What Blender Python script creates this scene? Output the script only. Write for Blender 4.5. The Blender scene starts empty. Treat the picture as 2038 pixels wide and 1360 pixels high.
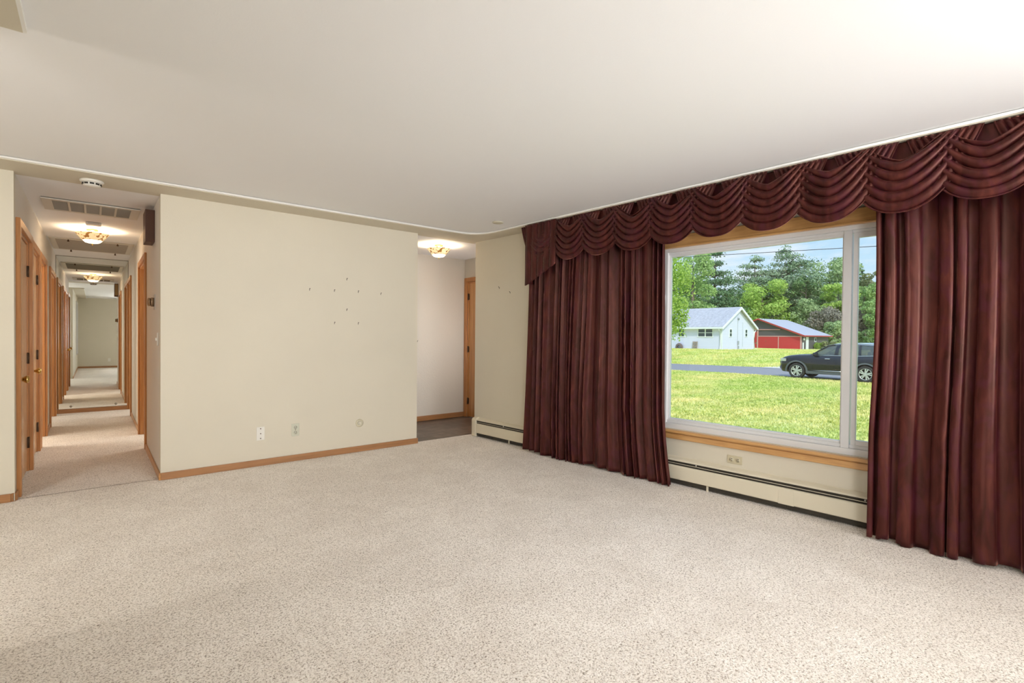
import bpy, math, random
from mathutils import Matrix, Vector, noise
SC = bpy.context.scene
COL = SC.collection
R = math.radians
WA = 0.060271            # the window wall stands 3.45 degrees off square
NX, NY = math.cos(WA), math.sin(WA)
WD = 4.0377 * NX

# ------------------------------------------------------------------ camera
cam_d = bpy.data.cameras.new('camera')
cam = bpy.data.objects.new('camera', cam_d)
COL.objects.link(cam)
v_ = Vector((0.63826, 0.76971, -0.01293)); r_ = Vector((0.76982, -0.63820, 0.00899)); u_ = Vector((0.00134, 0.01569, 0.99988))
m = Matrix((r_, u_, -v_)).transposed().to_4x4()
m.translation = Vector((0, 0, 1.2577))
cam.matrix_world = m
cam_d.sensor_width = 36; cam_d.lens = 17.716; cam_d.shift_y = 0.00117
cam_d.clip_start = .05; cam_d.clip_end = 900
SC.camera = cam

# ------------------------------------------------------------------ view, world, sun, big lights
vs = SC.view_settings
vs.view_transform = 'Standard'; vs.look = 'None'; vs.gamma = 1; vs.use_curve_mapping = False
vs.exposure = 0.17
SC.cycles.max_bounces = 10; SC.cycles.diffuse_bounces = 6; SC.cycles.glossy_bounces = 6
SC.cycles.transparent_max_bounces = 24
SC.cycles.sample_clamp_indirect = 6
SC.cycles.use_denoising = True
w = bpy.data.worlds.new('sky'); SC.world = w; w.use_nodes = True
nt = w.node_tree; nt.nodes.clear()
def N(t, **k):
    n = nt.nodes.new(t)
    for a, b in k.items(): setattr(n, a, b)
    return n
out = N('ShaderNodeOutputWorld'); bg = N('ShaderNodeBackground'); bg.inputs[1].default_value = 1.0
tc = N('ShaderNodeTexCoord'); sep = N('ShaderNodeSeparateXYZ'); nt.links.new(tc.outputs['Generated'], sep.inputs[0])
ramp = N('ShaderNodeValToRGB'); nt.links.new(sep.outputs[2], ramp.inputs[0])
e = ramp.color_ramp.elements
e[0].position = 0.0; e[0].color = (.72, .86, .98, 1); e[1].position = .6; e[1].color = (.25, .46, .82, 1)
x = e.new(.12); x.color = (.56, .79, .98, 1); x = e.new(.22); x.color = (.42, .67, .96, 1)
mp = N('ShaderNodeMapping'); mp.inputs['Scale'].default_value = (3, 3, 11); nt.links.new(tc.outputs['Generated'], mp.inputs[0])
nz = N('ShaderNodeTexNoise'); nz.inputs['Scale'].default_value = 2.6; nz.inputs['Detail'].default_value = 6; nz.inputs['Roughness'].default_value = .6
nt.links.new(mp.outputs[0], nz.inputs[0])
cr = N('ShaderNodeValToRGB'); cr.color_ramp.elements[0].position = .45; cr.color_ramp.elements[1].position = .72
nt.links.new(nz.outputs[0], cr.inputs[0])
mix = N('ShaderNodeMixRGB'); mix.inputs[2].default_value = (.90, .94, 1, 1)
nt.links.new(cr.outputs[0], mix.inputs[0]); nt.links.new(ramp.outputs[0], mix.inputs[1]); nt.links.new(mix.outputs[0], bg.inputs[0])
# unseen sky above the window's view is brightened to add soft overhead light
SKY_HIGH = 2.0
cl = N('ShaderNodeMapRange'); cl.inputs['From Min'].default_value = .30; cl.inputs['From Max'].default_value = .48; cl.inputs['To Min'].default_value = 1; cl.inputs['To Max'].default_value = SKY_HIGH
nt.links.new(sep.outputs[2], cl.inputs[0]); nt.links.new(cl.outputs[0], bg.inputs[1]); nt.links.new(bg.outputs[0], out.inputs[0])

def lamp(name, kind, loc, power, color=(1, 1, 1), size=.1, size_y=None, aim=None):
    d = bpy.data.lights.new(name, kind); d.energy = power; d.color = color
    if kind == 'AREA':
        d.shape = 'RECTANGLE' if size_y else 'SQUARE'; d.size = size
        if size_y: d.size_y = size_y
    elif kind == 'SUN': d.angle = size
    else: d.shadow_soft_size = size
    o = bpy.data.objects.new(name, d); COL.objects.link(o); o.location = loc
    if aim is not None: o.rotation_euler = Vector(aim).to_track_quat('-Z', 'Y').to_euler()
    return o
lamp('sun', 'SUN', (0, 0, 30), 2.45, (1, .94, .86), R(5), aim=(.42, .60, -.68))
# added room fill lights, unseen behind the camera and in the dining area
def fill_light(name, loc, power, sx, sy, aim, spread):
    o = lamp(name, 'AREA', loc, power, (.985, .99, 1), sx, sy, aim); o.data.spread = R(spread); return o
fill_light('rear_fill_light', (2.3, -2.2, 1.5), 66, 2.4, 1.6, (-.1, 1, .26), 95)
fill_light('rear_low_fill_light', (2.3, -2.19, 1.7), 13, 2.4, 1.2, (-.15, 1, -.30), 75)
fill_light('dining_fill_light', (-2.4, .64, 1.45), 32, 2.6, 1.6, (.9, 1, -.05), 130)
fill_light('left_fill_light', (-.42, -1.2, 1.4), 36, 1.6, 1.6, (1, .75, -.2), 100)
lamp('ceiling_fill_light', 'AREA', (2.6, -1.2, 1.84), 28, (1, .98, .95), .34, aim=(0, 0, 1))  # added upward fill that brightens the ceiling, no lamp known there

# ------------------------------------------------------------------ helpers
class MB:
    def __init__(s): s.v = []; s.f = []; s.M = Matrix.Identity(4); s.sm = []
    def pt(s, p): s.v.append(tuple(s.M @ Vector(p))); return len(s.v) - 1
    def face(s, idx, smooth=False): s.f.append(tuple(idx)); s.sm.append(smooth)
    def box(s, x0, x1, y0, y1, z0, z1):
        b = [s.pt(p) for p in ((x0,y0,z0),(x1,y0,z0),(x1,y1,z0),(x0,y1,z0),(x0,y0,z1),(x1,y0,z1),(x1,y1,z1),(x0,y1,z1))]
        for q in ((0,3,2,1),(4,5,6,7),(0,1,5,4),(1,2,6,5),(2,3,7,6),(3,0,4,7)): s.face([b[i] for i in q])
        return s
    def prism(s, pts, a, b, axis='y', smooth=False):   # polygon in the other two axes, extruded a..b along axis
        def P(p, t): return {'x': (t, p[0], p[1]), 'y': (p[0], t, p[1]), 'z': (p[0], p[1], t)}[axis]
        A = [s.pt(P(p, a)) for p in pts]; B = [s.pt(P(p, b)) for p in pts]; n = len(pts)
        s.face(A[::-1]); s.face(B)
        for i in range(n): s.face([A[i], A[(i+1) % n], B[(i+1) % n], B[i]], smooth)
        return s
    def tube(s, pts, r, n=10, cap=True):
        pts = [Vector(p) for p in pts]; rings = []
        rr = r if isinstance(r, (list, tuple)) else [r] * len(pts)
        for i, p in enumerate(pts):
            d = (pts[min(i+1, len(pts)-1)] - pts[max(i-1, 0)]).normalized()
            a = d.cross(Vector((0, 0, 1)))
            if a.length < 1e-3: a = d.cross(Vector((1, 0, 0)))
            a.normalize(); b = d.cross(a)
            rings.append([s.pt(p + a * math.cos(2*math.pi*k/n) * rr[i] + b * math.sin(2*math.pi*k/n) * rr[i]) for k in range(n)])
        for A, B in zip(rings, rings[1:]):
            for k in range(n): s.face([A[k], A[(k+1) % n], B[(k+1) % n], B[k]], True)
        if cap: s.face(rings[0][::-1]); s.face(rings[-1])
        return s
    def lathe(s, prof, c=(0, 0, 0), axis='z', n=32, a0=0, flute=None, cap=True):   # prof: (radius, height)
        rings = []
        for i, (r, h) in enumerate(prof):
            ring = []
            for k in range(n):
                t = a0 + 2*math.pi*k/n; q = r * (1 if flute is None else flute(t, i))
                a, b = q*math.cos(t), q*math.sin(t)
                p = {'z': (a, b, h), 'x': (h, a, b), 'y': (a, h, b)}[axis]
                ring.append(s.pt((p[0]+c[0], p[1]+c[1], p[2]+c[2])))
            rings.append(ring)
        for A, B in zip(rings, rings[1:]):
            for k in range(n): s.face([A[k], A[(k+1) % n], B[(k+1) % n], B[k]], True)
        if cap and prof[0][0] > 1e-4: s.face(rings[0][::-1])
        if cap and prof[-1][0] > 1e-4: s.face(rings[-1])
        return s
    def grid(s, fn, nu, nv, smooth=True):
        g = [[s.pt(fn(i/(nu-1), j/(nv-1))) for j in range(nv)] for i in range(nu)]
        for i in range(nu-1):
            for j in range(nv-1): s.face([g[i][j], g[i+1][j], g[i+1][j+1], g[i][j+1]], smooth)
        return s
def onwin(mb=None):        # local x = out through the window wall, y = along it, z = up
    mb = mb or MB()
    mb.M = Matrix(((NX, -NY, 0, NX*WD), (NY, NX, 0, NY*WD), (0, 0, 1, 0), (0, 0, 0, 1)))
    return mb
def at(M4):
    mb = MB(); mb.M = M4; return mb
def mk(name, mb, mat, parent=None, base=None, bevel=0, solid=0, sub=0, label=None):
    vs_ = mb.v
    if parent is not None: L = parent['_o'] if isinstance(parent, dict) else Vector(parent['origin'])
    else:
        L = Vector(base) if base is not None else Vector(((min(v[0] for v in vs_)+max(v[0] for v in vs_))/2, (min(v[1] for v in vs_)+max(v[1] for v in vs_))/2, min(v[2] for v in vs_)))
    me = bpy.data.meshes.new(name)
    me.from_pydata([(v[0]-L[0], v[1]-L[1], v[2]-L[2]) for v in vs_], [], mb.f)
    me.polygons.foreach_set('use_smooth', mb.sm)
    me.materials.append(mat); me.update()
    o = bpy.data.objects.new(name, me); COL.objects.link(o)
    if parent is None: o.location = L
    else: o.parent = parent
    ORG[o.name] = L
    if bevel:
        b = o.modifiers.new('bevel', 'BEVEL'); b.width = bevel; b.segments = 2; b.limit_method = 'ANGLE'
    if solid:
        b = o.modifiers.new('solid', 'SOLIDIFY'); b.thickness = solid; b.offset = 0
    if sub:
        b = o.modifiers.new('sub', 'SUBSURF'); b.levels = sub; b.render_levels = sub
    if label: o['label'] = label
    return o
ORG = {}
def part(name, mb, mat, parent, **k):
    L = ORG[parent.name]
    mb.v = [(v[0]-L[0], v[1]-L[1], v[2]-L[2]) for v in mb.v]
    me_base = (0, 0, 0)
    o = mk(name, mb, mat, None, base=me_base, **k); o.location = (0, 0, 0); o.parent = parent
    ORG[o.name] = L
    return o
def thing(name, label, cat, loc, group=None):
    o = bpy.data.objects.new(name, None); COL.objects.link(o); o.location = loc; o.empty_display_size = .1
    ORG[o.name] = Vector(loc)
    return tag(o, label, cat, group)
def tag(o, label, cat, group=None, kind=None):
    o['label'] = label; o['category'] = cat
    if group: o['group'] = group
    if kind: o['kind'] = kind
    return o
def struct(name, mb, mat, label=None, cat=None, **k):
    o = mk(name, mb, mat, **k); o['kind'] = 'structure'
    if label: o['label'] = label
    if cat: o['category'] = cat
    return o
def dup(root, loc, label, rotz=None):
    c = root.copy(); COL.objects.link(c); c.location = loc; c['label'] = label
    if rotz is not None: c.rotation_euler = (0, 0, rotz)
    for ch in root.children:
        d = ch.copy(); COL.objects.link(d); d.parent = c
        for g in ch.children:
            h = g.copy(); COL.objects.link(h); h.parent = d
    return c

# ------------------------------------------------------------------ materials
def newmat(name):
    m = bpy.data.materials.new(name); m.use_nodes = True
    t = m.node_tree; b = t.nodes['Principled BSDF']
    return m, t, b
def plain(name, col, rough=.5, metal=0, bump=0, bscale=200, var=0, vscale=5, spec=None, bdist=.002, detail=3):
    m, t, b = newmat(name)
    b.inputs['Base Color'].default_value = (*col, 1); b.inputs['Roughness'].default_value = rough; b.inputs['Metallic'].default_value = metal
    if spec is not None: b.inputs['Specular IOR Level'].default_value = spec
    c = t.nodes.new('ShaderNodeTexCoord')
    if bump:
        n = t.nodes.new('ShaderNodeTexNoise'); n.inputs['Scale'].default_value = bscale; n.inputs['Detail'].default_value = detail
        t.links.new(c.outputs['Object'], n.inputs[0])
        q = t.nodes.new('ShaderNodeBump'); q.inputs['Strength'].default_value = bump; q.inputs['Distance'].default_value = bdist
        t.links.new(n.outputs[0], q.inputs['Height']); t.links.new(q.outputs[0], b.inputs['Normal'])
    if var:
        n = t.nodes.new('ShaderNodeTexNoise'); n.inputs['Scale'].default_value = vscale; n.inputs['Detail'].default_value = 5
        t.links.new(c.outputs['Object'], n.inputs[0])
        r = t.nodes.new('ShaderNodeValToRGB')
        r.color_ramp.elements[0].position = .3; r.color_ramp.elements[1].position = .7
        r.color_ramp.elements[0].color = (*[max(0, k*(1-var)) for k in col], 1); r.color_ramp.elements[1].color = (*[k*(1+var) for k in col], 1)
        t.links.new(n.outputs[0], r.inputs[0]); t.links.new(r.outputs[0], b.inputs['Base Color'])
    return m
def wood(name, c0, c1, axis=2, rough=.35, scale=1.0, coat=.2):
    m, t, b = newmat(name)
    c = t.nodes.new('ShaderNodeTexCoord'); mp = t.nodes.new('ShaderNodeMapping')
    s = [28*scale]*3; s[axis] = 1.6*scale; mp.inputs['Scale'].default_value = s
    t.links.new(c.outputs['Object'], mp.inputs[0])
    n = t.nodes.new('ShaderNodeTexNoise'); n.inputs['Scale'].default_value = 1.5; n.inputs['Detail'].default_value = 8; n.inputs['Roughness'].default_value = .62; n.inputs['Distortion'].default_value = .6
    t.links.new(mp.outputs[0], n.inputs[0])
    r = t.nodes.new('ShaderNodeValToRGB'); r.color_ramp.elements[0].position = .32; r.color_ramp.elements[1].position = .68
    r.color_ramp.elements[0].color = (*c0, 1); r.color_ramp.elements[1].color = (*c1, 1)
    t.links.new(n.outputs[0], r.inputs[0]); t.links.new(r.outputs[0], b.inputs['Base Color'])
    b.inputs['Roughness'].default_value = rough; b.inputs['Coat Weight'].default_value = coat; b.inputs['Coat Roughness'].default_value = .25
    return m
def glow(name, col, strength):
    m, t, b = newmat(name)
    b.inputs['Base Color'].default_value = (*col, 1); b.inputs['Emission Color'].default_value = (*col, 1); b.inputs['Emission Strength'].default_value = strength
    return m
WALL = plain('wall_paint', (.675, .628, .515), .75, bump=.25, bscale=160, var=.02, vscale=1.5)
HALLWALL = plain('hall_paint', (.68, .64, .57), .7, bump=.5, bscale=60, bdist=.004)
CEIL = plain('ceiling_paint', (.83, .83, .835), .85, bump=.15, bscale=120)
BAND = plain('textured_border_paint', (.62, .57, .46), .8, bump=.4, bscale=90)
LIP = plain('white_bead', (.82, .81, .78), .6)
OAK_V = wood('oak_upright', (.40, .16, .045), (.56, .26, .085), 2)
OAK_Y = wood('oak_lengthways', (.40, .18, .055), (.58, .29, .10), 1)
OAK_X = wood('oak_crossways', (.30, .14, .055), (.43, .21, .085), 0)
DOORW = wood('door_veneer', (.62, .38, .19), (.72, .46, .25), 2, rough=.25, scale=.35, coat=.5)
HONEY = wood('honey_window_trim', (.50, .26, .09), (.66, .38, .15), 1, rough=.3)
BRASS = plain('brass', (.62, .42, .14), .22, 1)
BRONZE = plain('dark_hinge_metal', (.10, .06, .035), .4, .8)
PVC = plain('white_vinyl', (.74, .74, .745), .35)
WHITE = plain('white_plastic', (.78, .76, .70), .4)
ALMOND = plain('almond_plastic', (.60, .55, .40), .4)
BLACK = plain('black_slot', (.015, .014, .012), .6)
HEAT = plain('cream_enamel', (.72, .665, .525), .4, var=.02, vscale=3)
NAILM = plain('steel_nail', (.08, .06, .05), .4, .6)

def carpet():
    m, t, b = newmat('carpet_pile')
    c = t.nodes.new('ShaderNodeTexCoord')
    def noi(s, d=2, rg=.5, dist=0):
        n = t.nodes.new('ShaderNodeTexNoise'); n.inputs['Scale'].default_value = s; n.inputs['Detail'].default_value = d; n.inputs['Roughness'].default_value = rg; n.inputs['Distortion'].default_value = dist
        t.links.new(c.outputs['Object'], n.inputs[0]); return n
    n1 = noi(135, 2, .6, .6); n2 = noi(3.2, 4, .6, .5); n3 = noi(45, 2)
    r = t.nodes.new('ShaderNodeValToRGB'); e = r.color_ramp.elements
    e[0].position = .28; e[0].color = (.22, .17, .125, 1); e[1].position = .64; e[1].color = (1.0, .95, .88, 1)
    x = e.new(.41); x.color = (.62, .55, .475, 1); x = e.new(.50); x.color = (.93, .86, .785, 1)
    t.links.new(n1.outputs[0], r.inputs[0])
    r2 = t.nodes.new('ShaderNodeValToRGB'); r2.color_ramp.elements[0].position = .35; r2.color_ramp.elements[1].position = .65
    r2.color_ramp.elements[0].color = (.90, .885, .87, 1); r2.color_ramp.elements[1].color = (1.0, 1.0, 1.0, 1)
    t.links.new(n2.outputs[0], r2.inputs[0])
    mx = t.nodes.new('ShaderNodeMixRGB'); mx.blend_type = 'MULTIPLY'; mx.inputs[0].default_value = 1
    t.links.new(r.outputs[0], mx.inputs[1]); t.links.new(r2.outputs[0], mx.inputs[2]); t.links.new(mx.outputs[0], b.inputs['Base Color'])
    b.inputs['Roughness'].default_value = 1; b.inputs['Specular IOR Level'].default_value = .1
    b.inputs['Sheen Weight'].default_value = .25; b.inputs['Sheen Roughness'].default_value = .5
    ad = t.nodes.new('ShaderNodeMath'); ad.operation = 'ADD'; t.links.new(n1.outputs[0], ad.inputs[0]); t.links.new(n3.outputs[0], ad.inputs[1])
    q = t.nodes.new('ShaderNodeBump'); q.inputs['Strength'].default_value = .6; q.inputs['Distance'].default_value = .008
    t.links.new(ad.outputs[0], q.inputs['Height']); t.links.new(q.outputs[0], b.inputs['Normal'])
    return m
CARPET = carpet()

def velvet():
    m, t, b = newmat('burgundy_velvet')
    c = t.nodes.new('ShaderNodeTexCoord')
    def noi(sc, s, d, dist=0):
        mp = t.nodes.new('ShaderNodeMapping'); mp.inputs['Scale'].default_value = sc; t.links.new(c.outputs['Object'], mp.inputs[0])
        n = t.nodes.new('ShaderNodeTexNoise'); n.inputs['Scale'].default_value = s; n.inputs['Detail'].default_value = d; n.inputs['Distortion'].default_value = dist
        t.links.new(mp.outputs[0], n.inputs[0]); return n
    n1 = noi((6, 6, 1.2), 3, 6, .8); n2 = noi((1, 1, .6), 9, 5, 1.5)
    r = t.nodes.new('ShaderNodeValToRGB'); e = r.color_ramp.elements
    e[0].position = .30; e[0].color = (.018, .0024, .0026, 1); e[1].position = .76; e[1].color = (.095, .023, .018, 1)
    x = e.new(.5); x.color = (.045, .0075, .0075, 1)
    t.links.new(n1.outputs[0], r.inputs[0])
    mx = t.nodes.new('ShaderNodeMixRGB'); mx.blend_type = 'MIX'; mx.inputs[2].default_value = (.055, .0095, .019, 1)
    r2 = t.nodes.new('ShaderNodeValToRGB'); r2.color_ramp.elements[0].position = .48; r2.color_ramp.elements[1].position = .62; r2.color_ramp.elements[1].color = (.7, .7, .7, 1)
    t.links.new(n2.outputs[0], r2.inputs[0]); t.links.new(r2.outputs[0], mx.inputs[0]); t.links.new(r.outputs[0], mx.inputs[1]); t.links.new(mx.outputs[0], b.inputs['Base Color'])
    b.inputs['Roughness'].default_value = .42; b.inputs['Specular IOR Level'].default_value = .45
    b.inputs['Specular Tint'].default_value = (1, .55, .42, 1)
    b.inputs['Sheen Weight'].default_value = .6; b.inputs['Sheen Roughness'].default_value = .22; b.inputs['Sheen Tint'].default_value = (1, .42, .30, 1)
    q = t.nodes.new('ShaderNodeBump'); q.inputs['Strength'].default_value = .35; q.inputs['Distance'].default_value = .004
    t.links.new(n2.outputs[0], q.inputs['Height']); t.links.new(q.outputs[0], b.inputs['Normal'])
    return m
VELVET = velvet()

def pane(name):
    m = bpy.data.materials.new(name); m.use_nodes = True; t = m.node_tree; t.nodes.clear()
    o = t.nodes.new('ShaderNodeOutputMaterial'); mx = t.nodes.new('ShaderNodeMixShader'); fr = t.nodes.new('ShaderNodeFresnel'); fr.inputs[0].default_value = 1.45
    a = t.nodes.new('ShaderNodeBsdfTransparent'); a.inputs[0].default_value = (.97, .98, .97, 1); g = t.nodes.new('ShaderNodeBsdfGlossy'); g.inputs['Roughness'].default_value = .0
    t.links.new(fr.outputs[0], mx.inputs[0]); t.links.new(a.outputs[0], mx.inputs[1]); t.links.new(g.outputs[0], mx.inputs[2]); t.links.new(mx.outputs[0], o.inputs[0])
    return m
PANE = pane('window_glass')
MIRROR = plain('silver_mirror', (.86, .89, .86), .0, 1)

# ================================================================== THE ROOM
H = 2.44; HC = 2.465; YF = 5.213; XL = -.455; XR = .435; XE = 2.891; YM = 10.43; YR = -2.28
struct('floor', MB().box(-4.1, 4.25, YR-.15, YF+.06, -.12, 0).box(XL-.1, XR+.1, YF+.05, YM+.1, -.12, 0).box(-2.4, XL-.1, 7.2, YM+.1, -.12, 0).box(XR+.1, 2.6, 6.2, YM+.1, -.12, 0), CARPET)
# slate look vinyl of the entry
def slate():
    m, t, b = newmat('slate_vinyl')
    c = t.nodes.new('ShaderNodeTexCoord'); br = t.nodes.new('ShaderNodeTexBrick')
    br.inputs['Scale'].default_value = 1; br.inputs['Mortar Size'].default_value = .004; br.inputs['Brick Width'].default_value = .3; br.inputs['Row Height'].default_value = .15
    br.inputs['Color1'].default_value = (.10, .075, .058, 1); br.inputs['Color2'].default_value = (.17, .125, .095, 1); br.inputs['Mortar'].default_value = (.07, .05, .04, 1)
    mp = t.nodes.new('ShaderNodeMapping'); t.links.new(c.outputs['Object'], mp.inputs[0]); t.links.new(mp.outputs[0], br.inputs[0])
    n = t.nodes.new('ShaderNodeTexNoise'); n.inputs['Scale'].default_value = 9; n.inputs['Detail'].default_value = 6; t.links.new(c.outputs['Object'], n.inputs[0])
    mx = t.nodes.new('ShaderNodeMixRGB'); mx.blend_type = 'OVERLAY'; mx.inputs[0].default_value = .7
    t.links.new(br.outputs[0], mx.inputs[1]); t.links.new(n.outputs[0], mx.inputs[2]); t.links.new(mx.outputs[0], b.inputs['Base Color']); b.inputs['Roughness'].default_value = .4
    return m
struct('floor_entry', MB().box(XE-.1, 4.6, YF+.061, 6.6, -.12, -.004), slate(), label='dark slate-look vinyl floor of the entry')

# walls
struct('wall_far', MB().box(XR, XE, YF, YF+.117, 0, H+.1), WALL)
struct('wall_far_stub', MB().box(-4.1, XL, YF, YF+.1, 0, H+.1), WALL)
DL = [(5.375, 6.29), (6.50, 7.25), (7.47, 8.25), (9.02, 10.12)]
DRT = [(6.745, 7.72), (9.55, 10.38)]
DTOP = 2.06
def wall_open(x0, x1, y0, y1, doors):
    mb = MB(); y = y0
    for a, b in doors:
        mb.box(x0, x1, y, a, 0, H); mb.box(x0, x1, a, b, DTOP, H); y = b
    if y < y1: mb.box(x0, x1, y, y1, 0, H)
    return mb
struct('wall_hall_left', wall_open(XL-.12, XL, YF+.101, YM+.12, DL), HALLWALL)
struct('wall_hall_right', wall_open(XR, XR+.12, YF+.118, YM+.12, DRT), HALLWALL)
struct('wall_hall_end', MB().box(XL, XR, YM+.02, YM+.12, 0, H), HALLWALL)
struct('wall_foyer_left', MB().box(XE-.117, XE, YF+.118, 6.64, 0, H), HALLWALL)
struct('wall_foyer_back', MB().box(XE, 4.57, 6.523, 6.64, 0, H), HALLWALL)
FD = (5.55, 6.455)
struct('wall_foyer_right', MB().box(4.45, 4.57, 5.236, FD[0], 0, H).box(4.45, 4.57, FD[1], 6.522, 0, H).box(4.45, 4.57, *FD, 2.10, H), HALLWALL)
struct('wall_foyer_front', MB().box(3.80, 4.57, 5.115, 5.235, 0, H), HALLWALL)
WS0, WS1, WZ0, WZ1 = .31, 2.98, .462, 2.045      # the picture window's hole
SE = 4.9905; SB = -2.62
mb = onwin(); T = .16
mb.box(0, T, SB, WS0, 0, H+.1); mb.box(0, T, WS1, SE, 0, H+.1); mb.box(0, T, WS0, WS1, 0, WZ0); mb.box(0, T, WS0, WS1, WZ1, H+.1)
struct('wall_window', mb, WALL)
struct('wall_rear', MB().box(-.57, 4.4, YR-.12, YR, 0, H+.1), WALL)
struct('wall_left', MB().box(-.57, XL+.01, YR, 2.79, 0, H+.1), WALL)
struct('wall_dining_left', MB().box(-4.1, -4.0, .5, YF, 0, H+.1), WALL)
struct('wall_dining_rear', MB().box(-4.0, -.571, .5, .6, 0, H+.1), WALL)
# little rooms behind the open doorways
struct('wall_bedroom_left', MB().box(-2.4, -2.3, 7.2, YM+.1, 0, H).box(-2.3, XL-.121, 7.2, 7.3, 0, H).box(-2.3, XL-.121, 8.6, 8.7, 0, H).box(-2.3, XL-.121, YM+.02, YM+.12, 0, H), HALLWALL)
struct('wall_bedroom_right', MB().box(2.5, 2.6, 6.66, YM+.1, 0, H).box(XR+.121, 2.5, 6.66, 6.72, 0, H).box(XR+.121, 2.5, 8.6, 8.7, 0, H).box(XR+.121, 2.5, YM+.02, YM+.12, 0, H), HALLWALL)

# ceilings: the smooth living-room sheet, its lowered textured border with a white bead, and the hall / entry ceilings
struct('ceiling', MB().box(-4.1, 4.4, YR-.1, YF+.1, HC+.001, HC+.2), CEIL)
struct('ceiling_hall', MB().box(XL-2, XE-.117, YF+.1, YM+.2, H, H+.2), CEIL)
struct('ceiling_foyer', MB().box(XE-.116, 4.6, YF+.1, 6.7, H, H+.2), CEIL)
# border polygon along left wall, far wall, window wall with a rounded corner
def edge_x(y): return 3.545 + (3.711-3.545) * (4.371-y) / (4.371-.335)
inner = []
yb = 4.90
xc = edge_x(yb)
for i in range(9):      # rounded inner corner
    t = i/8; P0, P1, P2 = Vector((xc-.30, yb)), Vector((xc-.02, yb-.005)), Vector((edge_x(yb-.30), yb-.30))
    inner.append(P0*(1-t)**2 + P1*2*t*(1-t) + P2*t*t)
inner = [Vector((-4.0, 4.90))] + inner + [Vector((edge_x(YR), YR))]
mb = MB()
outer = [Vector((-4.0, YF)), Vector((0.4, YF)), Vector((3.62, YF+.02)), Vector((3.73, YF)), Vector((4.25, YR))]
pts = [(p.x, p.y) for p in inner] + [(4.25, YR), (3.74, YF-.0), (3.74, YF+.1), (XE, YF+.1), (XE, YF), (XR, YF), (XR, YF+.1), (XL, YF+.1), (XL, YF), (-4.0, YF)]
mb.prism(pts, H, HC, 'z')
struct('ceiling_border', mb, BAND, label='textured cream ceiling border around the smooth ceiling sheet')
mb = MB()
mb.tube([(p.x - .003, p.y - .003, HC-.010) for p in inner], .009, 8)
struct('trim_1', mb, LIP, label='white bead along the edge of the ceiling border')
struct('ceiling_border_left', MB().prism([(XL, YR), (-.215, YR), (-.215, 2.787), (-.57, 2.787), (-.57, YR)], H, HC, 'z'), BAND, label='textured cream ceiling border over the left wall')
struct('trim_2', MB().box(-.215, -.203, YR, 2.787, H+.001, HC), LIP)

# baseboards
def base(name, mb, mat): return struct(name, mb, mat, bevel=.004)
base('baseboard_far', MB().box(XR, XE+.012, YF-.014, YF, 0, .062), OAK_X)
base('baseboard_hall_right', MB().box(XR-.014, XR, YF-.014, 6.68, 0, .062), OAK_Y)
base('baseboard_hall_right_rear', MB().box(XR-.012, XR, 7.79, 9.48, 0, .062), OAK_Y)
base('baseboard_stub', MB().box(-3.9, XL-.02, YF-.014, YF, 0, .062).prism([(XL-.02, YF-.014), (XL+.014, YF+.02), (XL+.014, YF+.09), (XL, YF+.09), (XL, YF), (XL-.02, YF)], 0, .062, 'z'), OAK_X)
base('baseboard_hall_left', MB().box(XL, XL+.012, 8.33, 8.94, 0, .062), OAK_Y)
base('baseboard_foyer', MB().box(XE, 4.45, 6.509, 6.523, 0, .075), OAK_X)
base('baseboard_rear', MB().box(XL, 4.1, YR, YR+.014, 0, .062), OAK_X)
base('baseboard_left', MB().box(XL+.01, XL+.022, YR, 2.79, 0, .062), OAK_Y)
mb = onwin(); mb.box(-.014, 0.0, SE-.02, SE, 0, .07)
base('baseboard_window_end', mb, OAK_Y)

# door casings and doors ------------------------------------------------
def casing(name, x, side, y0, y1, top, mat=OAK_V, th=.02, wdt=.062, jamb=.12, near_th=None):
    """side=+1: the casing stands proud toward +x of plane x; the jamb goes the other way"""
    mb = MB()
    a, b = sorted((x, x + side*th))
    mb.box(a, b, y0-wdt, y0, 0, top+wdt); mb.box(a, b, y1, y1+wdt, 0, top+wdt); mb.box(a, b, y0, y1, top, top+wdt)
    a, b = sorted((x, x - side*jamb))
    mb.box(a, b, y0-.001, y0+.018, 0, top); mb.box(a, b, y1-.018, y1+.001, 0, top); mb.box(a, b, y0, y1, top-.018, top+.001)
    return struct(name, mb, mat, bevel=.004)
def hinge_mb(x, side, y, z):
    mb = MB(); mb.tube([(x+side*.010, y, z-.05), (x+side*.010, y, z+.05)], .0085, 8); mb.box(min(x, x+side*.006), max(x, x+side*.006), y-.022, y+.018, z-.045, z+.045); return mb
def knob_mb(x, side, y, z):
    mb = MB(); mb.lathe([(.032, 0), (.032, .006*side), (.013, .012*side), (.011, .032*side), (.020, .044*side), (.029, .055*side), (.030, .066*side), (.022, .076*side), (0, .079*side)], (x, y, z), 'x', 20); return mb
n_door = 0
def door(y0, y1, hinges_far=True, knob=True, label=None):
    global n_door; n_door += 1
    a, b = y0+.02, y1-.02
    d = struct('door_%d' % n_door, MB().box(XL-.047, XL-.012, a, b, .012, DTOP-.022), DOORW, label=label, cat='door', bevel=.002)
    for z in (.26, 1.02, 1.80): part('hinge', hinge_mb(XL-.012, 1, b+.002 if hinges_far else a, z), BRONZE, d)
    if knob: part('door_knob', knob_mb(XL-.012, 1, a+.07 if hinges_far else b-.07, .885), BRASS, d)
    return d
casing('trim_3', XL, 1, *DL[0], DTOP, th=.028); casing('trim_4', XL, 1, *DL[1], DTOP); casing('trim_5', XL, 1, *DL[2], DTOP); casing('trim_6', XL, 1, *DL[3], DTOP)
door(*DL[0], label='nearest closed oak door on the left of the hall'); door(*DL[1], label='second closed oak door on the left of the hall')
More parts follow.
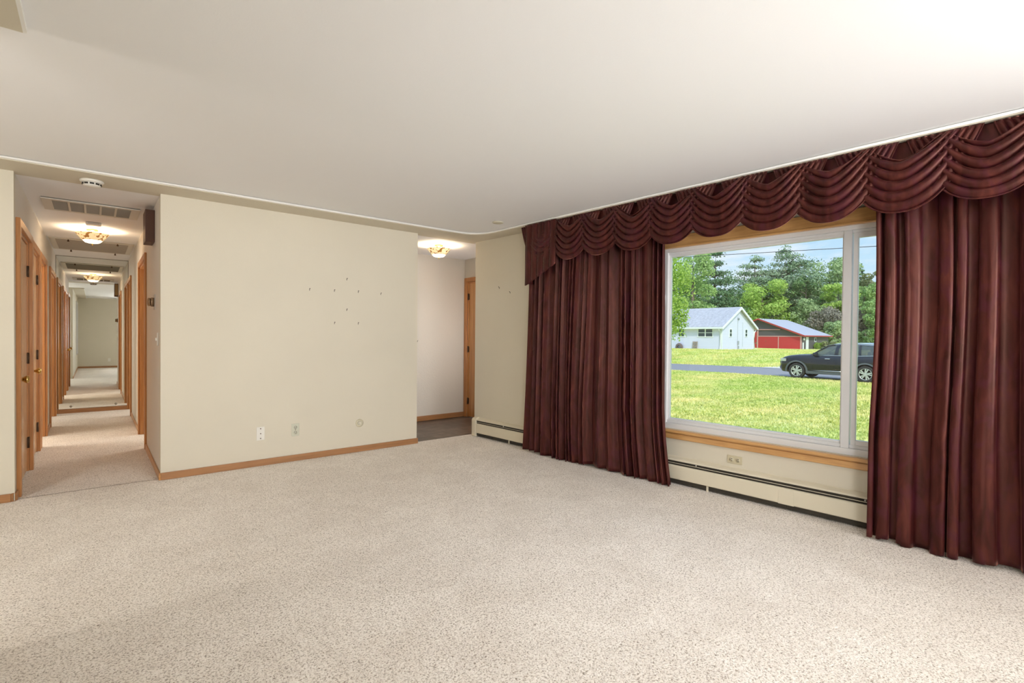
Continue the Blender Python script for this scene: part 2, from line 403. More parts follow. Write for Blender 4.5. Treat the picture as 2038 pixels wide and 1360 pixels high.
casing('trim_7', XR, -1, *DRT[0], DTOP); casing('trim_8', XR, -1, *DRT[1], DTOP)
casing('trim_9', 4.45, -1, FD[0], FD[1], 2.09)
d = struct('door_3', MB().box(4.462, 4.505, FD[0]+.02, FD[1]-.02, .012, 2.07), wood('entry_door_veneer', (.42, .17, .045), (.62, .32, .11), 2, rough=.2, scale=.5, coat=.6), label='orange oak entry door in the foyer', cat='door')
for z in (.25, 1.05, 1.86): part('hinge', hinge_mb(4.462, -1, FD[1]-.018, z), BRONZE, d)
# door leaf standing open in the third left doorway
d = struct('door_4', MB().box(XL-.86, XL-.135, DL[2][1]-.060, DL[2][1]-.024, .012, DTOP-.022), DOORW, label='open door inside the third left doorway', cat='door')

# ================================================================== HALL THINGS
t = thing('mirror', 'full height frameless mirror filling the end wall of the hall', 'mirror', (0, YM, .06))
part('mirror_glass', MB().box(XL+.004, XR-.004, YM, YM+.015, .062, H-.004), MIRROR, t)
part('edge_strip', MB().box(XL, XL+.005, YM-.004, YM+.018, .062, H).box(XR-.005, XR, YM-.004, YM+.018, .062, H).box(XL, XR, YM-.004, YM+.018, H-.006, H-.001), plain('dark_edge', (.16, .13, .09), .5), t)
for x in (-.28, .27): part('mirror_clip', MB().lathe([(.0, -.008), (.018, -.008), (.018, 0)], (x, YM, .10), 'y', 16), plain('clip_grey', (.45, .43, .36), .4), t)
tag(mk('mirror_sill', MB().box(XL, XR, YM-.045, YM+.01, 0, .06), OAK_X, bevel=.004), 'wooden sill board under the hall end mirror', 'sill')

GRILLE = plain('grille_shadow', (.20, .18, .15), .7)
VENTM = plain('vent_enamel', (.62, .59, .52), .45)
def louvres(mb, x0, x1, y0, y1, n, z):
    for i in range(n):
        y = y0 + (y1-y0)*(i+.5)/n
        mb.prism([(y-.008, z), (y-.006, z-.003), (y+.008, z-.011), (y+.008, z-.008)], x0, x1, 'x')
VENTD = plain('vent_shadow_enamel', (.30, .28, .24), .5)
t = thing('ceiling_vent', 'long cream return air vent with five louvred panels, near the hall mouth', 'vent', (0, 6.26, H-.02), 'hall ceiling vents')
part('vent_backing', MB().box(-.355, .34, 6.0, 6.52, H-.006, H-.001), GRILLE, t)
mb = MB(); X0, X1, Y0, Y1 = -.36, .345, 6.0, 6.53
mb.box(X0, X1, Y0, Y0+.05, H-.016, H-.001); mb.box(X0, X1, Y1-.05, Y1, H-.016, H-.001); mb.box(X0, X0+.07, Y0+.05, Y1-.05, H-.016, H-.001); mb.box(X1-.07, X1, Y0+.05, Y1-.05, H-.016, H-.001)
for i in range(1, 5): xx = X0+.07 + (X1-X0-.14)*i/5; mb.box(xx-.008, xx+.008, Y0+.05, Y1-.05, H-.016, H-.001)
part('vent_frame', mb, VENTM, t, bevel=.002)
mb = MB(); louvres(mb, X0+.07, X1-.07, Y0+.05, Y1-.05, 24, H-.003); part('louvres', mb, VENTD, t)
t = thing('ceiling_vent', 'wide grey filter grille held by four knobs, just before the hall mirror', 'vent', (0, 8.98, H-.02), 'hall ceiling vents')
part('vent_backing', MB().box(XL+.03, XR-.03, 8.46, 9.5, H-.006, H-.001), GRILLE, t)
X0, X1, Y0, Y1 = XL+.02, XR-.02, 8.44, 9.52; mb = MB()
mb.box(X0, X1, Y0, Y0+.05, H-.014, H-.001); mb.box(X0, X1, Y1-.05, Y1, H-.014, H-.001); mb.box(X0, X0+.06, Y0+.05, Y1-.05, H-.014, H-.001); mb.box(X1-.06, X1, Y0+.05, Y1-.05, H-.014, H-.001)
part('vent_frame', mb, VENTM, t, bevel=.002)
mb = MB(); louvres(mb, X0+.06, X1-.06, Y0+.05, Y1-.05, 48, H-.003); part('louvres', mb, plain('grille_enamel', (.40, .37, .32), .5), t)
for x, y in ((-.25, 8.47), (.24, 8.47), (-.25, 9.495), (.24, 9.495)): part('knob', MB().lathe([(.006, H-.014), (.006, H-.028), (.012, H-.030), (.012, H-.040), (0, H-.043)], (x, y, 0), n=12), BRONZE, t)

t = thing('smoke_detector', 'round cream smoke detector at the mouth of the hall', 'smoke detector', (-.012, 5.13, H))
part('base', MB().lathe([(.074, H-.0005), (.076, H-.008), (.070, H-.016), (.066, H-.020)], (-.012, 5.13, 0), n=40), WHITE, t)
part('sensor_cap', MB().lathe([(.060, H-.020), (.056, H-.038), (.048, H-.046), (.020, H-.050), (0, H-.050)], (-.012, 5.13, 0), n=40), WHITE, t)
mb = MB()
for k in range(10):
    a = 2*math.pi*(k+.5)/10
    mb.M = Matrix.Translation((-.012, 5.13, 0)) @ Matrix.Rotation(a, 4, 'Z'); mb.box(.052, .0595, -.013, .013, H-.037, H-.025)
part('vent_slots', mb, BLACK, t)
t = thing('carbon_monoxide_alarm', 'small flat rectangular alarm on the hall ceiling before the lamp', 'alarm', (0, 7.08, H-.03))
part('body', MB().box(-.068, .062, 7.03, 7.13, H-.030, H-.001), WHITE, t, bevel=.01)
part('grille', MB().box(-.05, .045, 7.026, 7.031, H-.022, H-.008), VENTM, t)

# ceiling lamps: flared gold-and-clear glass, bright opal bottom
GLASSGOLD, tt, bb = newmat('amber_cut_glass')
c = tt.nodes.new('ShaderNodeTexCoord'); wv = tt.nodes.new('ShaderNodeTexVoronoi'); wv.inputs['Scale'].default_value = 26
tt.links.new(c.outputs['Object'], wv.inputs[0]); rr = tt.nodes.new('ShaderNodeValToRGB'); rr.color_ramp.elements[0].color = (.30, .15, .04, 1); rr.color_ramp.elements[1].color = (.95, .78, .45, 1)
rr.color_ramp.elements[0].position = .62; rr.color_ramp.elements[0].color = (.95, .78, .45, 1); rr.color_ramp.elements[1].position = .30; rr.color_ramp.elements[1].color = (.34, .16, .04, 1)
tt.links.new(wv.outputs[0], rr.inputs[0]); tt.links.new(rr.outputs[0], bb.inputs['Base Color']); tt.links.new(rr.outputs[0], bb.inputs['Emission Color']); bb.inputs['Emission Strength'].default_value = .45
bb.inputs['Roughness'].default_value = .15
OPAL = glow('lit_opal_glass', (1, .90, .72), 3.2)
def ceiling_lamp(x, y, label, power):
    t = thing('ceiling_lamp', label, 'ceiling lamp', (x, y, H-.17), 'flush glass ceiling lamps')
    part('canopy', MB().lathe([(.055, H-.0005), (.055, H-.014), (.02, H-.02), (.012, H-.035), (.012, H-.05)], (x, y, 0), n=32), BRASS, t)
    part('shade', MB().lathe([(.148, H-.050), (.150, H-.054), (.128, H-.082), (.106, H-.112), (.090, H-.128), (.086, H-.126), (.102, H-.110), (.124, H-.080), (.146, H-.050), (.148, H-.050)], (x, y, 0), n=72, cap=False, flute=lambda a, i: 1 + (.035*abs(math.sin(6*a)) if i in (0, 1, 2, 7, 8) else .01*abs(math.sin(6*a)))), GLASSGOLD, t)
    part('lit_bowl', MB().lathe([(.085, H-.122), (.083, H-.134), (.066, H-.150), (.035, H-.158), (0, H-.160)], (x, y, 0), n=32), OPAL, t)
    part('finial', MB().lathe([(.0, H-.158), (.008, H-.162), (.005, H-.170), (.009, H-.178), (0, H-.186)], (x, y, 0), n=12), BRASS, t)
    L = lamp('bulb', 'POINT', (x, y, H-.085), power, (1, .80, .55), .03)
    return t
ceiling_lamp(-.014, 7.55, 'lit flush ceiling lamp of amber glass in the hallway', 24)
ceiling_lamp(3.47, 5.70, 'lit flush ceiling lamp of amber glass in the entry', 22)
lamp('entry_sidelight_daylight', 'AREA', (4.42, 5.40, 1.25), 9, (1, .98, .97), .22, .9, aim=(-.75, .9, -.08))
lamp('left_bedroom_daylight', 'AREA', (-2.2, 7.95, 1.5), 42, (1, .93, .82), 1.0, 1.0, aim=(1, 0, -.25))
lamp('left_end_room_daylight', 'AREA', (-2.2, 9.6, 1.5), 20, (1, .93, .82), 1.0, 1.0, aim=(1, 0, -.1))
lamp('right_bedroom_daylight', 'AREA', (2.4, 7.7, 1.5), 24, (1, .97, .92), 1.2, 1.2, aim=(-1, 0, -.1))
lamp('right_end_room_daylight', 'AREA', (2.4, 9.6, 1.5), 22, (1, .97, .92), 1.2, 1.2, aim=(-1, 0, -.1))

# wooden chime box, thermostat, switch on the right wall of the hall
t = thing('door_chime', 'tall brown door chime box high on the right hall wall', 'door chime', (.40, 5.86, 2.09))
part('cover', MB().box(.362, .434, 5.72, 5.98, 2.10, 2.395), plain('chocolate_brown', (.085, .035, .022), .5), t, bevel=.004)
part('side_grille', MB().box(.372, .430, 5.981, 5.986, 2.12, 2.38), plain('chime_gold', (.42, .30, .16), .4, .3), t)
t = thing('thermostat', 'round bronze dial thermostat on the right hall wall', 'thermostat', (.42, 5.75, 1.47))
BRZ = plain('dull_bronze', (.30, .20, .12), .35, .6)
part('wall_plate', MB().box(.4295, .4345, 5.68, 5.82, 1.475, 1.615), plain('grey_plate', (.50, .48, .44), .5), t)
part('body', MB().lathe([(.041, .429), (.043, .418), (.043, .408), (.036, .402)], (0, 5.75, 1.545), 'x', 36), BRZ, t)
part('dial', MB().lathe([(.030, .402), (.038, .397), (.038, .386), (.030, .380), (0, .379)], (0, 5.75, 1.545), 'x', 36), BRZ, t)
t = thing('light_switch', 'white light switch low beside the hall corner', 'light switch', (.43, 5.45, 1.14))
part('cover_plate', MB().box(.428, .4345, 5.415, 5.485, 1.145, 1.26), WHITE, t, bevel=.002)
part('toggle', MB().box(.416, .428, 5.445, 5.455, 1.19, 1.215), WHITE, t)

# ================================================================== FAR WALL THINGS
t = thing('wall_outlet', 'white cable plate low on the wide wall, left of the outlet', 'wall plate', (1.219, YF, .24), 'wall plates on the wide wall')
part('cover_plate', MB().box(1.184, 1.254, YF-.006, YF-.0005, .245, .372), WHITE, t, bevel=.002)
for z in (.262, .308, .355): part('screw', MB().lathe([(.005, -.0005), (.005, -.003), (0, -.0035)], (1.219, YF-.0055, z), 'y', 12), BRONZE, t)
def receptacle(root, o, ax, vert=True):
    pass
t = thing('wall_outlet', 'pale double outlet low on the wide wall, right of the cable plate', 'outlet', (1.536, YF, .24), 'wall plates on the wide wall')
OUTM = plain('ivory_outlet', (.58, .58, .47), .4)
part('cover_plate', MB().box(1.50, 1.572, YF-.006, YF-.0005, .246, .371), OUTM, t, bevel=.002)
for z in (.283, .334):
    s = part('socket', MB().lathe([(.017, -.004), (.017, -.009), (0, -.0091)], (1.536, YF, z), 'y', 24), OUTM, t)
    part('slots', MB().box(1.5275, 1.5305, YF-.0102, YF-.009, z-.001, z+.011).box(1.5415, 1.5445, YF-.0102, YF-.009, z-.001, z+.009).box(1.534, 1.538, YF-.0102, YF-.009, z-.012, z-.007), BLACK, s)
part('screw', MB().lathe([(.004, -.0055), (.004, -.0075), (0, -.008)], (1.536, YF, .3085), 'y', 10), BRONZE, t)
t = thing('round_wall_plate', 'round almond telephone plate low on the wide wall', 'wall plate', (2.198, YF, .27))
part('plate', MB().lathe([(.042, -.0005), (.042, -.004), (.036, -.009), (.030, -.009)], (2.198, YF, .308), 'y', 40), ALMOND, t)
part('jack', MB().lathe([(.024, -.009), (.022, -.016), (.010, -.016), (.009, -.010), (0, -.010)], (2.198, YF, .308), 'y', 24), plain('almond_jack', (.66, .62, .50), .4), t)
nails = [(2.051, 1.848, 'top nail of the diamond of nails on the wide wall'), (1.669, 1.715, 'leftmost nail in the row of four on the wide wall'), (1.92, 1.719, 'second nail from left in the row of four on the wide wall'),
         (2.177, 1.724, 'third nail from left in the row of four on the wide wall'), (2.435, 1.717, 'rightmost nail in the row of four on the wide wall'), (2.052, 1.526, 'single nail between the upper row and lowest pair'),
         (1.923, 1.384, 'left nail of the lowest pair on the wide wall'), (2.178, 1.385, 'right nail of the lowest pair on the wide wall')]
def nail_mb(x, y, z):
    mb = MB(); mb.tube([(x, y-.0005, z-.004), (x, y-.012, z+.003)], .0022, 8); mb.lathe([(.0048, -.0135), (.0048, -.0115)], (x, y, z+.003), 'y', 10)
    mb.box(x-.0022, x+.0022, y-.0035, y-.0005, z-.017, z-.002); return mb
first = None
for x, z, lb in nails:
    if first is None:
        first = mk('nail', nail_mb(x, YF, z), NAILM); tag(first, lb, 'nail', 'picture nails left in the walls'); fx, fz, floc = x, z, first.location.copy()
    else:
        c = first.copy(); COL.objects.link(c); c.location = floc + Vector((x-fx, 0, z-fz)); c['label'] = lb
for s, z, lb in ((4.534, 1.845, 'upper left nail on the wall beside the curtain'), (4.342, 1.777, 'lower right nail on the wall beside the curtain')):
    c = first.copy(); COL.objects.link(c); c.location = (NX*(WD-.007)-NY*s, NY*(WD-.007)+NX*s, z-.017); c.rotation_euler = (0, 0, -math.pi/2+WA); c['label'] = lb
c = first.copy(); COL.objects.link(c); c.location = (3.62, 6.516, 1.16); c['label'] = 'nail in the entry wall at mid height'

# cover plate on the living room ceiling
tag(mk('ceiling_cover_plate', MB().lathe([(.060, HC+.001), (.060, HC-.004), (.054, HC-.009), (0, HC-.011)], (3.30, 4.23, 0), n=40), plain('cream_cover', (.56, .53, .42), .5)), 'small round cream cover plate on the ceiling near the far corner', 'cover plate')
# outlet on the wall behind the camera, seen in the mirror
t = thing('wall_outlet', 'outlet low on the rear wall, seen in the hall mirror', 'outlet', (.416, YR, .24))
part('cover_plate', MB().box(.38, .452, YR+.0005, YR+.006, .22, .335), WHITE, t)

# ================================================================== WINDOW
def strip(x0, x1, s0, s1, z0, z1): mb = onwin(); mb.box(x0, x1, s0, s1, z0, z1); return mb
def ring(x0, x1, s0, s1, z0, z1, w, wb=None, wt=None, mb=None):
    wb = w if wb is None else wb; wt = w if wt is None else wt
    mb = mb or onwin()
    mb.box(x0, x1, s0, s0+w, z0, z1); mb.box(x0, x1, s1-w, s1, z0, z1); mb.box(x0, x1, s0+w, s1-w, z0, z0+wb); mb.box(x0, x1, s0+w, s1-w, z1-wt, z1); return mb
t = thing('window_1', 'wide white vinyl picture window between the burgundy curtains', 'window', (NX*(WD+.05)-NY*1.645, NY*(WD+.05)+NX*1.645, WZ0))
t['kind'] = 'structure'
fr = ring(.015, .11, WS0, WS1, WZ0, WZ1, .035, .045, .04)
ring(.035, .10, WS0+.035, WS1-.035, WZ0+.045, WZ1-.04, .02, .025, .02, fr)
part('window_frame', fr, PVC, t, bevel=.003)
part('mullion', strip(.020, .10, .935, .985, WZ0+.045, WZ1-.04), PVC, t, bevel=.003)
part('mullion', strip(.020, .10, 2.318, 2.372, WZ0+.045, WZ1-.04), PVC, t, bevel=.003)
part('fixed_stop', ring(.05, .08, .985, 2.318, WZ0+.065, WZ1-.055, .012, .02, .022), PVC, t)
p = part('fixed_pane', strip(.062, .066, .99, 2.315, WZ0+.07, WZ1-.06), PANE, t)
sa = part('sliding_sash', ring(.030, .062, WS0+.05, .928, WZ0+.07, WZ1-.06, .028, .035, .035), PVC, t, bevel=.003)
part('pane', strip(.045, .049, WS0+.07, .91, WZ0+.10, WZ1-.09), PANE, sa)
sb = part('sliding_sash', ring(.030, .062, 2.378, WS1-.05, WZ0+.07, WZ1-.06, .028, .035, .035), PVC, t, bevel=.003)
part('pane', strip(.045, .049, 2.40, WS1-.07, WZ0+.10, WZ1-.09), PANE, sb)
for z in (1.60, .90): part('latch', strip(.004, .030, 2.342, 2.352, z-.035, z+.035), PVC, t, bevel=.003)
# honey oak window trim
mb = ring(-.020, .0, WS0-.075, WS1+.075, WZ1, WZ1+.001, .0, 0, 0)
mb = onwin()
mb.box(-.020, -.0005, WS0-.075, WS1+.075, WZ1+.004, WZ1+.096)
mb.box(-.020, -.0005, WS0-.075, WS0-.004, WZ0, WZ1+.004); mb.box(-.020, -.0005, WS1+.004, WS1+.075, WZ0, WZ1+.004)
mb.box(-.026, .014, WS0-.004, WS1+.004, WZ1-.010, WZ1+.006)
struct('trim_10', mb, HONEY, bevel=.004, label='honey oak casing over the picture window')
mb = onwin(); mb.box(-.042, .014, WS0-.09, WS1+.09, WZ0-.026, WZ0-.002); mb.box(-.014, -.0005, WS0-.075, WS1+.075, WZ0-.084, WZ0-.026); mb.box(-.024, -.014, WS0-.075, WS1+.075, WZ0-.080, WZ0-.036)
struct('trim_11', mb, HONEY, bevel=.004, label='honey oak sill and apron under the picture window')
# sideways outlet under the window
t = thing('wall_outlet', 'almond sideways outlet under the picture window', 'outlet', (NX*WD-NY*1.7, NY*WD+NX*1.7, .25))
part('cover_plate', strip(-.006, -.0005, 1.641, 1.757, .258, .322), plain('almond_outlet', (.58, .52, .36), .4), t, bevel=.002)
for s in (1.672, 1.724):
    mb = onwin(); mb.lathe([(.0165, -.006), (.0165, -.009), (0, -.0091)], (0, s, .290), 'x', 24); so = part('socket', mb, ALMOND, t)
    mb = onwin(); mb.box(-.0105, -.009, s-.009, s+.001, .281, .285); mb.box(-.0105, -.009, s-.009, s+.001, .295, .299); mb.box(-.0105, -.009, s+.006, s+.010, .288, .292); part('slots', mb, BLACK, so)

# ================================================================== BASEBOARD HEATER
def heater(s0, s1, label, capped):
    t = thing('baseboard_heater', label, 'baseboard heater', (NX*(WD-.03)-NY*(s0+s1)/2, NY*(WD-.03)+NX*(s0+s1)/2, 0), 'baseboard heaters under the window wall')
    mb = onwin(); mb.prism([(-.0005, .012), (-.004, .012), (-.004, .232), (-.0005, .232)], s0, s1, 'y'); part('back_plate', mb, HEAT, t)
    mb = onwin(); mb.prism([(-.0045, .228), (-.052, .214), (-.060, .204), (-.058, .202), (-.050, .209), (-.0045, .222)], s0, s1, 'y'); part('top_hood', mb, HEAT, t)
    mb = onwin(); mb.prism([(-.0045, .204), (-.046, .198), (-.046, .010), (-.0045, .010)], s0, s1, 'y'); part('dark_interior', mb, plain('heater_gap_shade', (.045, .038, .028), .8), t)  # solid dark brown block, painting the shade inside the heater gaps
    mb = onwin(); mb.prism([(-.056, .183), (-.063, .186), (-.0635, .183), (-.057, .180)], s0, s1, 'y'); part('damper_blade', mb, HEAT, t)
    mb = onwin(); mb.prism([(-.054, .166), (-.064, .162), (-.066, .156), (-.066, .052), (-.058, .046), (-.056, .050), (-.063, .056), (-.063, .156), (-.054, .162)], s0, s1, 'y'); part('front_panel', mb, HEAT, t)
    k = int((s1-s0)/.62)
    for i in range(1, k+1):
        s = s0 + (s1-s0)*i/(k+1); mb = onwin(); mb.box(-.052, -.044, s-.008, s+.008, 0.0, .05); part('support_bracket', mb, HEAT, t)
        mb = onwin(); mb.lathe([(.006, -.0475), (.006, -.052), (0, -.053)], (0, s+.1, .192), 'x', 12); part('screw', mb, WHITE, t)
    if capped:
        mb = onwin(); mb.prism([(-.0005, 0), (-.066, 0), (-.071, .01), (-.071, .205), (-.062, .222), (-.03, .236), (-.0005, .236)], s1, s1+.075, 'y'); part('end_cap', mb, HEAT, t, bevel=.006)
    return t
heater(1.30, 4.885, 'long cream baseboard heater from the far corner behind the left curtain', True)
h2 = heater(-1.6, 1.299, 'cream baseboard heater behind the right curtain', False)
for s in (1.05, 1.10, 1.0):
    pass
mb = onwin(); mb.box(-.0675, -.0625, 1.245, 1.352, .046, .160); part('joint_cover', mb, HEAT, h2, bevel=.001)

# ================================================================== CURTAINS
def curtain(name, label, s_top, s_bot, seed, npl, off0=-.14, zb=.012, zt=2.36):
    rnd = random.Random(seed)
    # irregular pleats: position, width, depth
    ws = [rnd.choice((.45, .6, .8, 1.0, 1.3, 1.9))*rnd.uniform(.85, 1.15) for _ in range(npl)]; tot = sum(ws); cum = [0]
    for q in ws: cum.append(cum[-1] + q/tot)
    dep = [rnd.uniform(.40, 1.0) for _ in range(npl)]; skew = [rnd.uniform(-.25, .25) for _ in range(npl)]
    drift = [rnd.uniform(-1, 1) for _ in range(npl)]
    nu, nv = npl*26+1, 70
    mb = onwin()
    def fn(u, v):
        z = zt + (zb-zt)*v
        # pleats lean slightly down the drop
        uu = u + .010*math.sin(3.1*v + 9*u + seed) * math.sin(math.pi*u)
        uu = min(max(uu, 0), 1); i = 0
        while i < npl-1 and uu > cum[i+1]: i += 1
        t = (uu-cum[i])/(cum[i+1]-cum[i])
        t = t + skew[i]*math.sin(math.pi*t)*.5
        c = math.cos(2*math.pi*t)
        prof = (abs(c)**.75)*(1 if c > 0 else -1)
        ampl = .030 + .014*v + .006*math.sin(5*v+i)
        ea = s_top[0] + (s_bot[0](v)); eb = s_top[1] + (s_bot[1](v))
        s = ea + (eb-ea)*u - .016*math.sin(4*math.pi*t)*(.6+.4*v) * dep[i] + .006*drift[i]*math.sin(2.2*v+drift[i]*3)
        off = off0 - ampl*dep[i]*prof*1.0 - .010*math.sin(7*u+seed+2*v) - .02*v*v*(.5+.5*math.sin(5*u+seed))
        off = min(off, -.078)
        zz = z + (.010*math.sin(11*u+seed) + .008*drift[i])*(v**8)
        return (off, s, max(zz, .003))
    mb.grid(fn, nu, nv)
    o = mk(name, mb, VELVET, solid=.003)
    tag(o, label, 'curtain', 'floor length velvet curtains')
    return o
curtain('curtain', 'left burgundy velvet floor length curtain, drawn against the far corner', (2.262, 3.86), (lambda v: -.02*v - .065*max(0, (v-.72)/.28)**1.6, lambda v: .075*v), 3, 21)
curtain('curtain', 'right burgundy velvet floor length curtain, cut off by the picture edge', (.762, -.30), (lambda v: -.022*math.sin(math.pi*min(1, v/.72)) + .008*v, lambda v: -.05*v), 8, 10, off0=-.185)

# ================================================================== VALANCE
VA = math.atan2(.0392354, .99923); VNX, VNY = math.cos(VA), math.sin(VA); VD = 3.721286
def onval():
    mb = MB(); mb.M = Matrix(((VNX, -VNY, 0, VNX*VD), (VNY, VNX, 0, VNY*VD), (0, 0, 1, 0), (0, 0, 0, 1))); return mb
VC = 1.81; PITCH = .372; VT = H - .004
t = thing('valance', 'burgundy velvet swag valance across the whole window wall', 'valance', (VNX*VD-VNY*VC, VNY*VD+VNX*VC, 1.99))
SL = VC+2.10; SR = VC-2.10
mb = onval(); mb.box(.030, .036, SR, SL, VT-.31, VT); mb.box(.036, .24, SL-.012, SL, VT-.16, VT); mb.box(.036, .24, SR, SR+.012, VT-.16, VT); mb.box(.030, .26, SR, SL, VT-.006, VT)
part('backing_board', mb, VELVET, t)
def swag(c, level, seed):
    rnd = random.Random(seed); W = .356; D = .425
    nf = 5.6; ph = rnd.uniform(-.15, .15); n1, n2, n3 = [rnd.uniform(0, 6) for _ in range(3)]
    mb = onval()
    def fn(u, v):
        x = 2*u-1; w = max(0, 1-abs(x)**2.2)
        x0 = W*(.50 + .50*v**.9)                           # half width of this fold's anchors
        S = D*(.26 + .74*v**.95) * (1 + .02*math.sin(5*v+n2)*w)
        pw = 1.45 + 1.0*v
        z = VT - S*(1 - abs(x)**pw)
        fold = v*nf + ph + .16*math.sin(2.6*u+n1) + .05*math.sin(9*u+n3)
        f = (.5 + .5*math.cos(2*math.pi*fold))**.8          # rolls
        amp = (.009 + .040*w**.8) * (.45+.55*math.sin(math.pi*min(1, .25+v*.75)))
        if v > .97: f = .75
        z -= .012*w*math.sin(2*math.pi*fold)*(v < .97)
        belly = .030*w*(.3+.7*v)
        return (.024 - .0065*level - belly - amp*f - .006, c + x*x0, min(z, VT-.0005))
    mb.grid(fn, 60, 130)
    return mb
for k in range(-5, 6):
    lvl = 5 - abs(k)
    part('swag', swag(VC + k*PITCH, lvl*1.0, 40+k), VELVET, t, solid=.003)
def jabot(s0, s1, lvl, seed):           # pleated cascade: long at the outer end
    mb = onval(); npl = 5
    def fn(u, v):
        k = min(npl-1, int(u*npl)); tt = u*npl-k
        z1 = VT - (.64 - .20*((k+ (0 if tt < .5 else (tt-.5)*2*.9))/npl))
        z = VT + (z1-VT)*v
        off = -.022 - .010*lvl - (.030*abs(math.sin(math.pi*(u*npl)))**.6)*(.35+.65*v)
        return (off, s0 + (s1-s0)*u + .010*math.sin(2*math.pi*tt)*v, z)
    mb.grid(fn, npl*14+1, 30)
    return mb
part('jabot', jabot(SL, SL-.44, 0, 1), VELVET, t, solid=.003)
part('jabot', jabot(SR, SR+.44, 0, 2), VELVET, t, solid=.003)
def returnpiece(s):
    mb = onval()
    mb.grid(lambda u, v: (-.03 + .26*u, s + .010*math.sin(12*u)*v + .004, VT - .62*v), 30, 16); return mb
part('side_return', returnpiece(SL), VELVET, t, solid=.003)
part('side_return', returnpiece(SR-.008), VELVET, t, solid=.003)

# ================================================================== CHANDELIER (dining area, only its reflection shows in the pane)

# ================================================================== OUTDOORS
def gz(x, y):
    def ss(a, b, v): v = min(max((v-a)/(b-a), 0), 1); return v*v*(3-2*v)
    z = -.75 + .72*ss(36.5, 50, x + .25*(y-20)) - .38*ss(62, 84, x)
    return z + .04*math.sin(x*.21+1)*math.sin(y*.17)*ss(36, 44, x)
def lawnmat():
    m, t, b = newmat('lawn_grass')
    c = t.nodes.new('ShaderNodeTexCoord')
    def noi(s, d, sc=(1, 1, 1)):
        mp = t.nodes.new('ShaderNodeMapping'); mp.inputs['Scale'].default_value = sc; t.links.new(c.outputs['Object'], mp.inputs[0])
        n = t.nodes.new('ShaderNodeTexNoise'); n.inputs['Scale'].default_value = s; n.inputs['Detail'].default_value = d; n.inputs['Roughness'].default_value = .65; t.links.new(mp.outputs[0], n.inputs[0]); return n
    n1 = noi(9, 7); n2 = noi(.55, 5); n3 = noi(.22, 3, (.5, 1.6, 1))
    r = t.nodes.new('ShaderNodeValToRGB'); e = r.color_ramp.elements
    e[0].position = .36; e[0].color = (.25, .36, .07, 1); e[1].position = .62; e[1].color = (.94, .89, .42, 1)
    x = e.new(.5); x.color = (.61, .66, .18, 1); t.links.new(n1.outputs[0], r.inputs[0])
    r2 = t.nodes.new('ShaderNodeValToRGB'); r2.color_ramp.elements[0].position = .42; r2.color_ramp.elements[1].position = .66
    r2.color_ramp.elements[1].color = (.75, .75, .75, 1); t.links.new(n2.outputs[0], r2.inputs[0])
    mx = t.nodes.new('ShaderNodeMixRGB'); mx.inputs[2].default_value = (.90, .80, .40, 1); t.links.new(r2.outputs[0], mx.inputs[0]); t.links.new(r.outputs[0], mx.inputs[1])
    r3 = t.nodes.new('ShaderNodeValToRGB'); r3.color_ramp.elements[0].position = .4; r3.color_ramp.elements[1].position = .6
    r3.color_ramp.elements[0].color = (.86, .95, .78, 1); r3.color_ramp.elements[1].color = (1.05, 1, .95, 1); t.links.new(n3.outputs[0], r3.inputs[0])
    m2 = t.nodes.new('ShaderNodeMixRGB'); m2.blend_type = 'MULTIPLY'; m2.inputs[0].default_value = 1; t.links.new(mx.outputs[0], m2.inputs[1]); t.links.new(r3.outputs[0], m2.inputs[2])
    t.links.new(m2.outputs[0], b.inputs['Base Color']); b.inputs['Roughness'].default_value = 1; b.inputs['Specular IOR Level'].default_value = .1
    q = t.nodes.new('ShaderNodeBump'); q.inputs['Strength'].default_value = .8; q.inputs['Distance'].default_value = .06
    t.links.new(n1.outputs[0], q.inputs['Height']); t.links.new(q.outputs[0], b.inputs['Normal'])
    return m
LAWN = lawnmat()
mb = MB(); mb.grid(lambda u, v: (4.75 + 155.25*u**1.6, -40 + 200*v, gz(4.75 + 155.25*u**1.6, -40 + 200*v)), 160, 120)
struct('ground_lawn', mb, LAWN, label='sunlit lawns on both sides of the road', base=(0, 0, 0))
ASPH = plain('asphalt', (.25, .235, .235), .85, var=.08, vscale=3)
road_far = [(36.7, 4), (36.0, 15.1), (35.3, 17), (34.0, 22.5), (32.5, 34), (31, 60)]
road_near = [(27.2, 2), (27.5, 8), (27.9, 11.3), (27.9, 14.4), (27.2, 18), (26.0, 27), (24, 60)]
def edge(pts, y):
    for (xa, ya), (xb, yb_) in zip(pts, pts[1:]):
        if y <= yb_: return xa + (xb-xa)*(y-ya)/(yb_-ya)
    return pts[-1][0]
mb = MB()
def rf(u, v):
    y = -20 + 80*v; a = edge(road_near, max(y, 2)); b = edge(road_far, max(y, 4)); x = a + (b-a)*u + .10*math.sin(y*1.7)*(u < .01)
    return (x, y, gz(x, y) + .015)
mb.grid(rf, 8, 120)
ROADMB = mb
struct('ground_road', mb, ASPH, label='grey asphalt road across the lawn')
mb = MB(); mb.grid(lambda u, v: (35.1 + 3.2*u, 10.5 + 5.2*v, gz(35.1+3.2*u, 10.5+5.2*v) + .03), 8, 8)
struct('ground_driveway', mb, plain('pale_concrete', (.62, .58, .55), .9), label='pale driveway apron at the far side of the road')

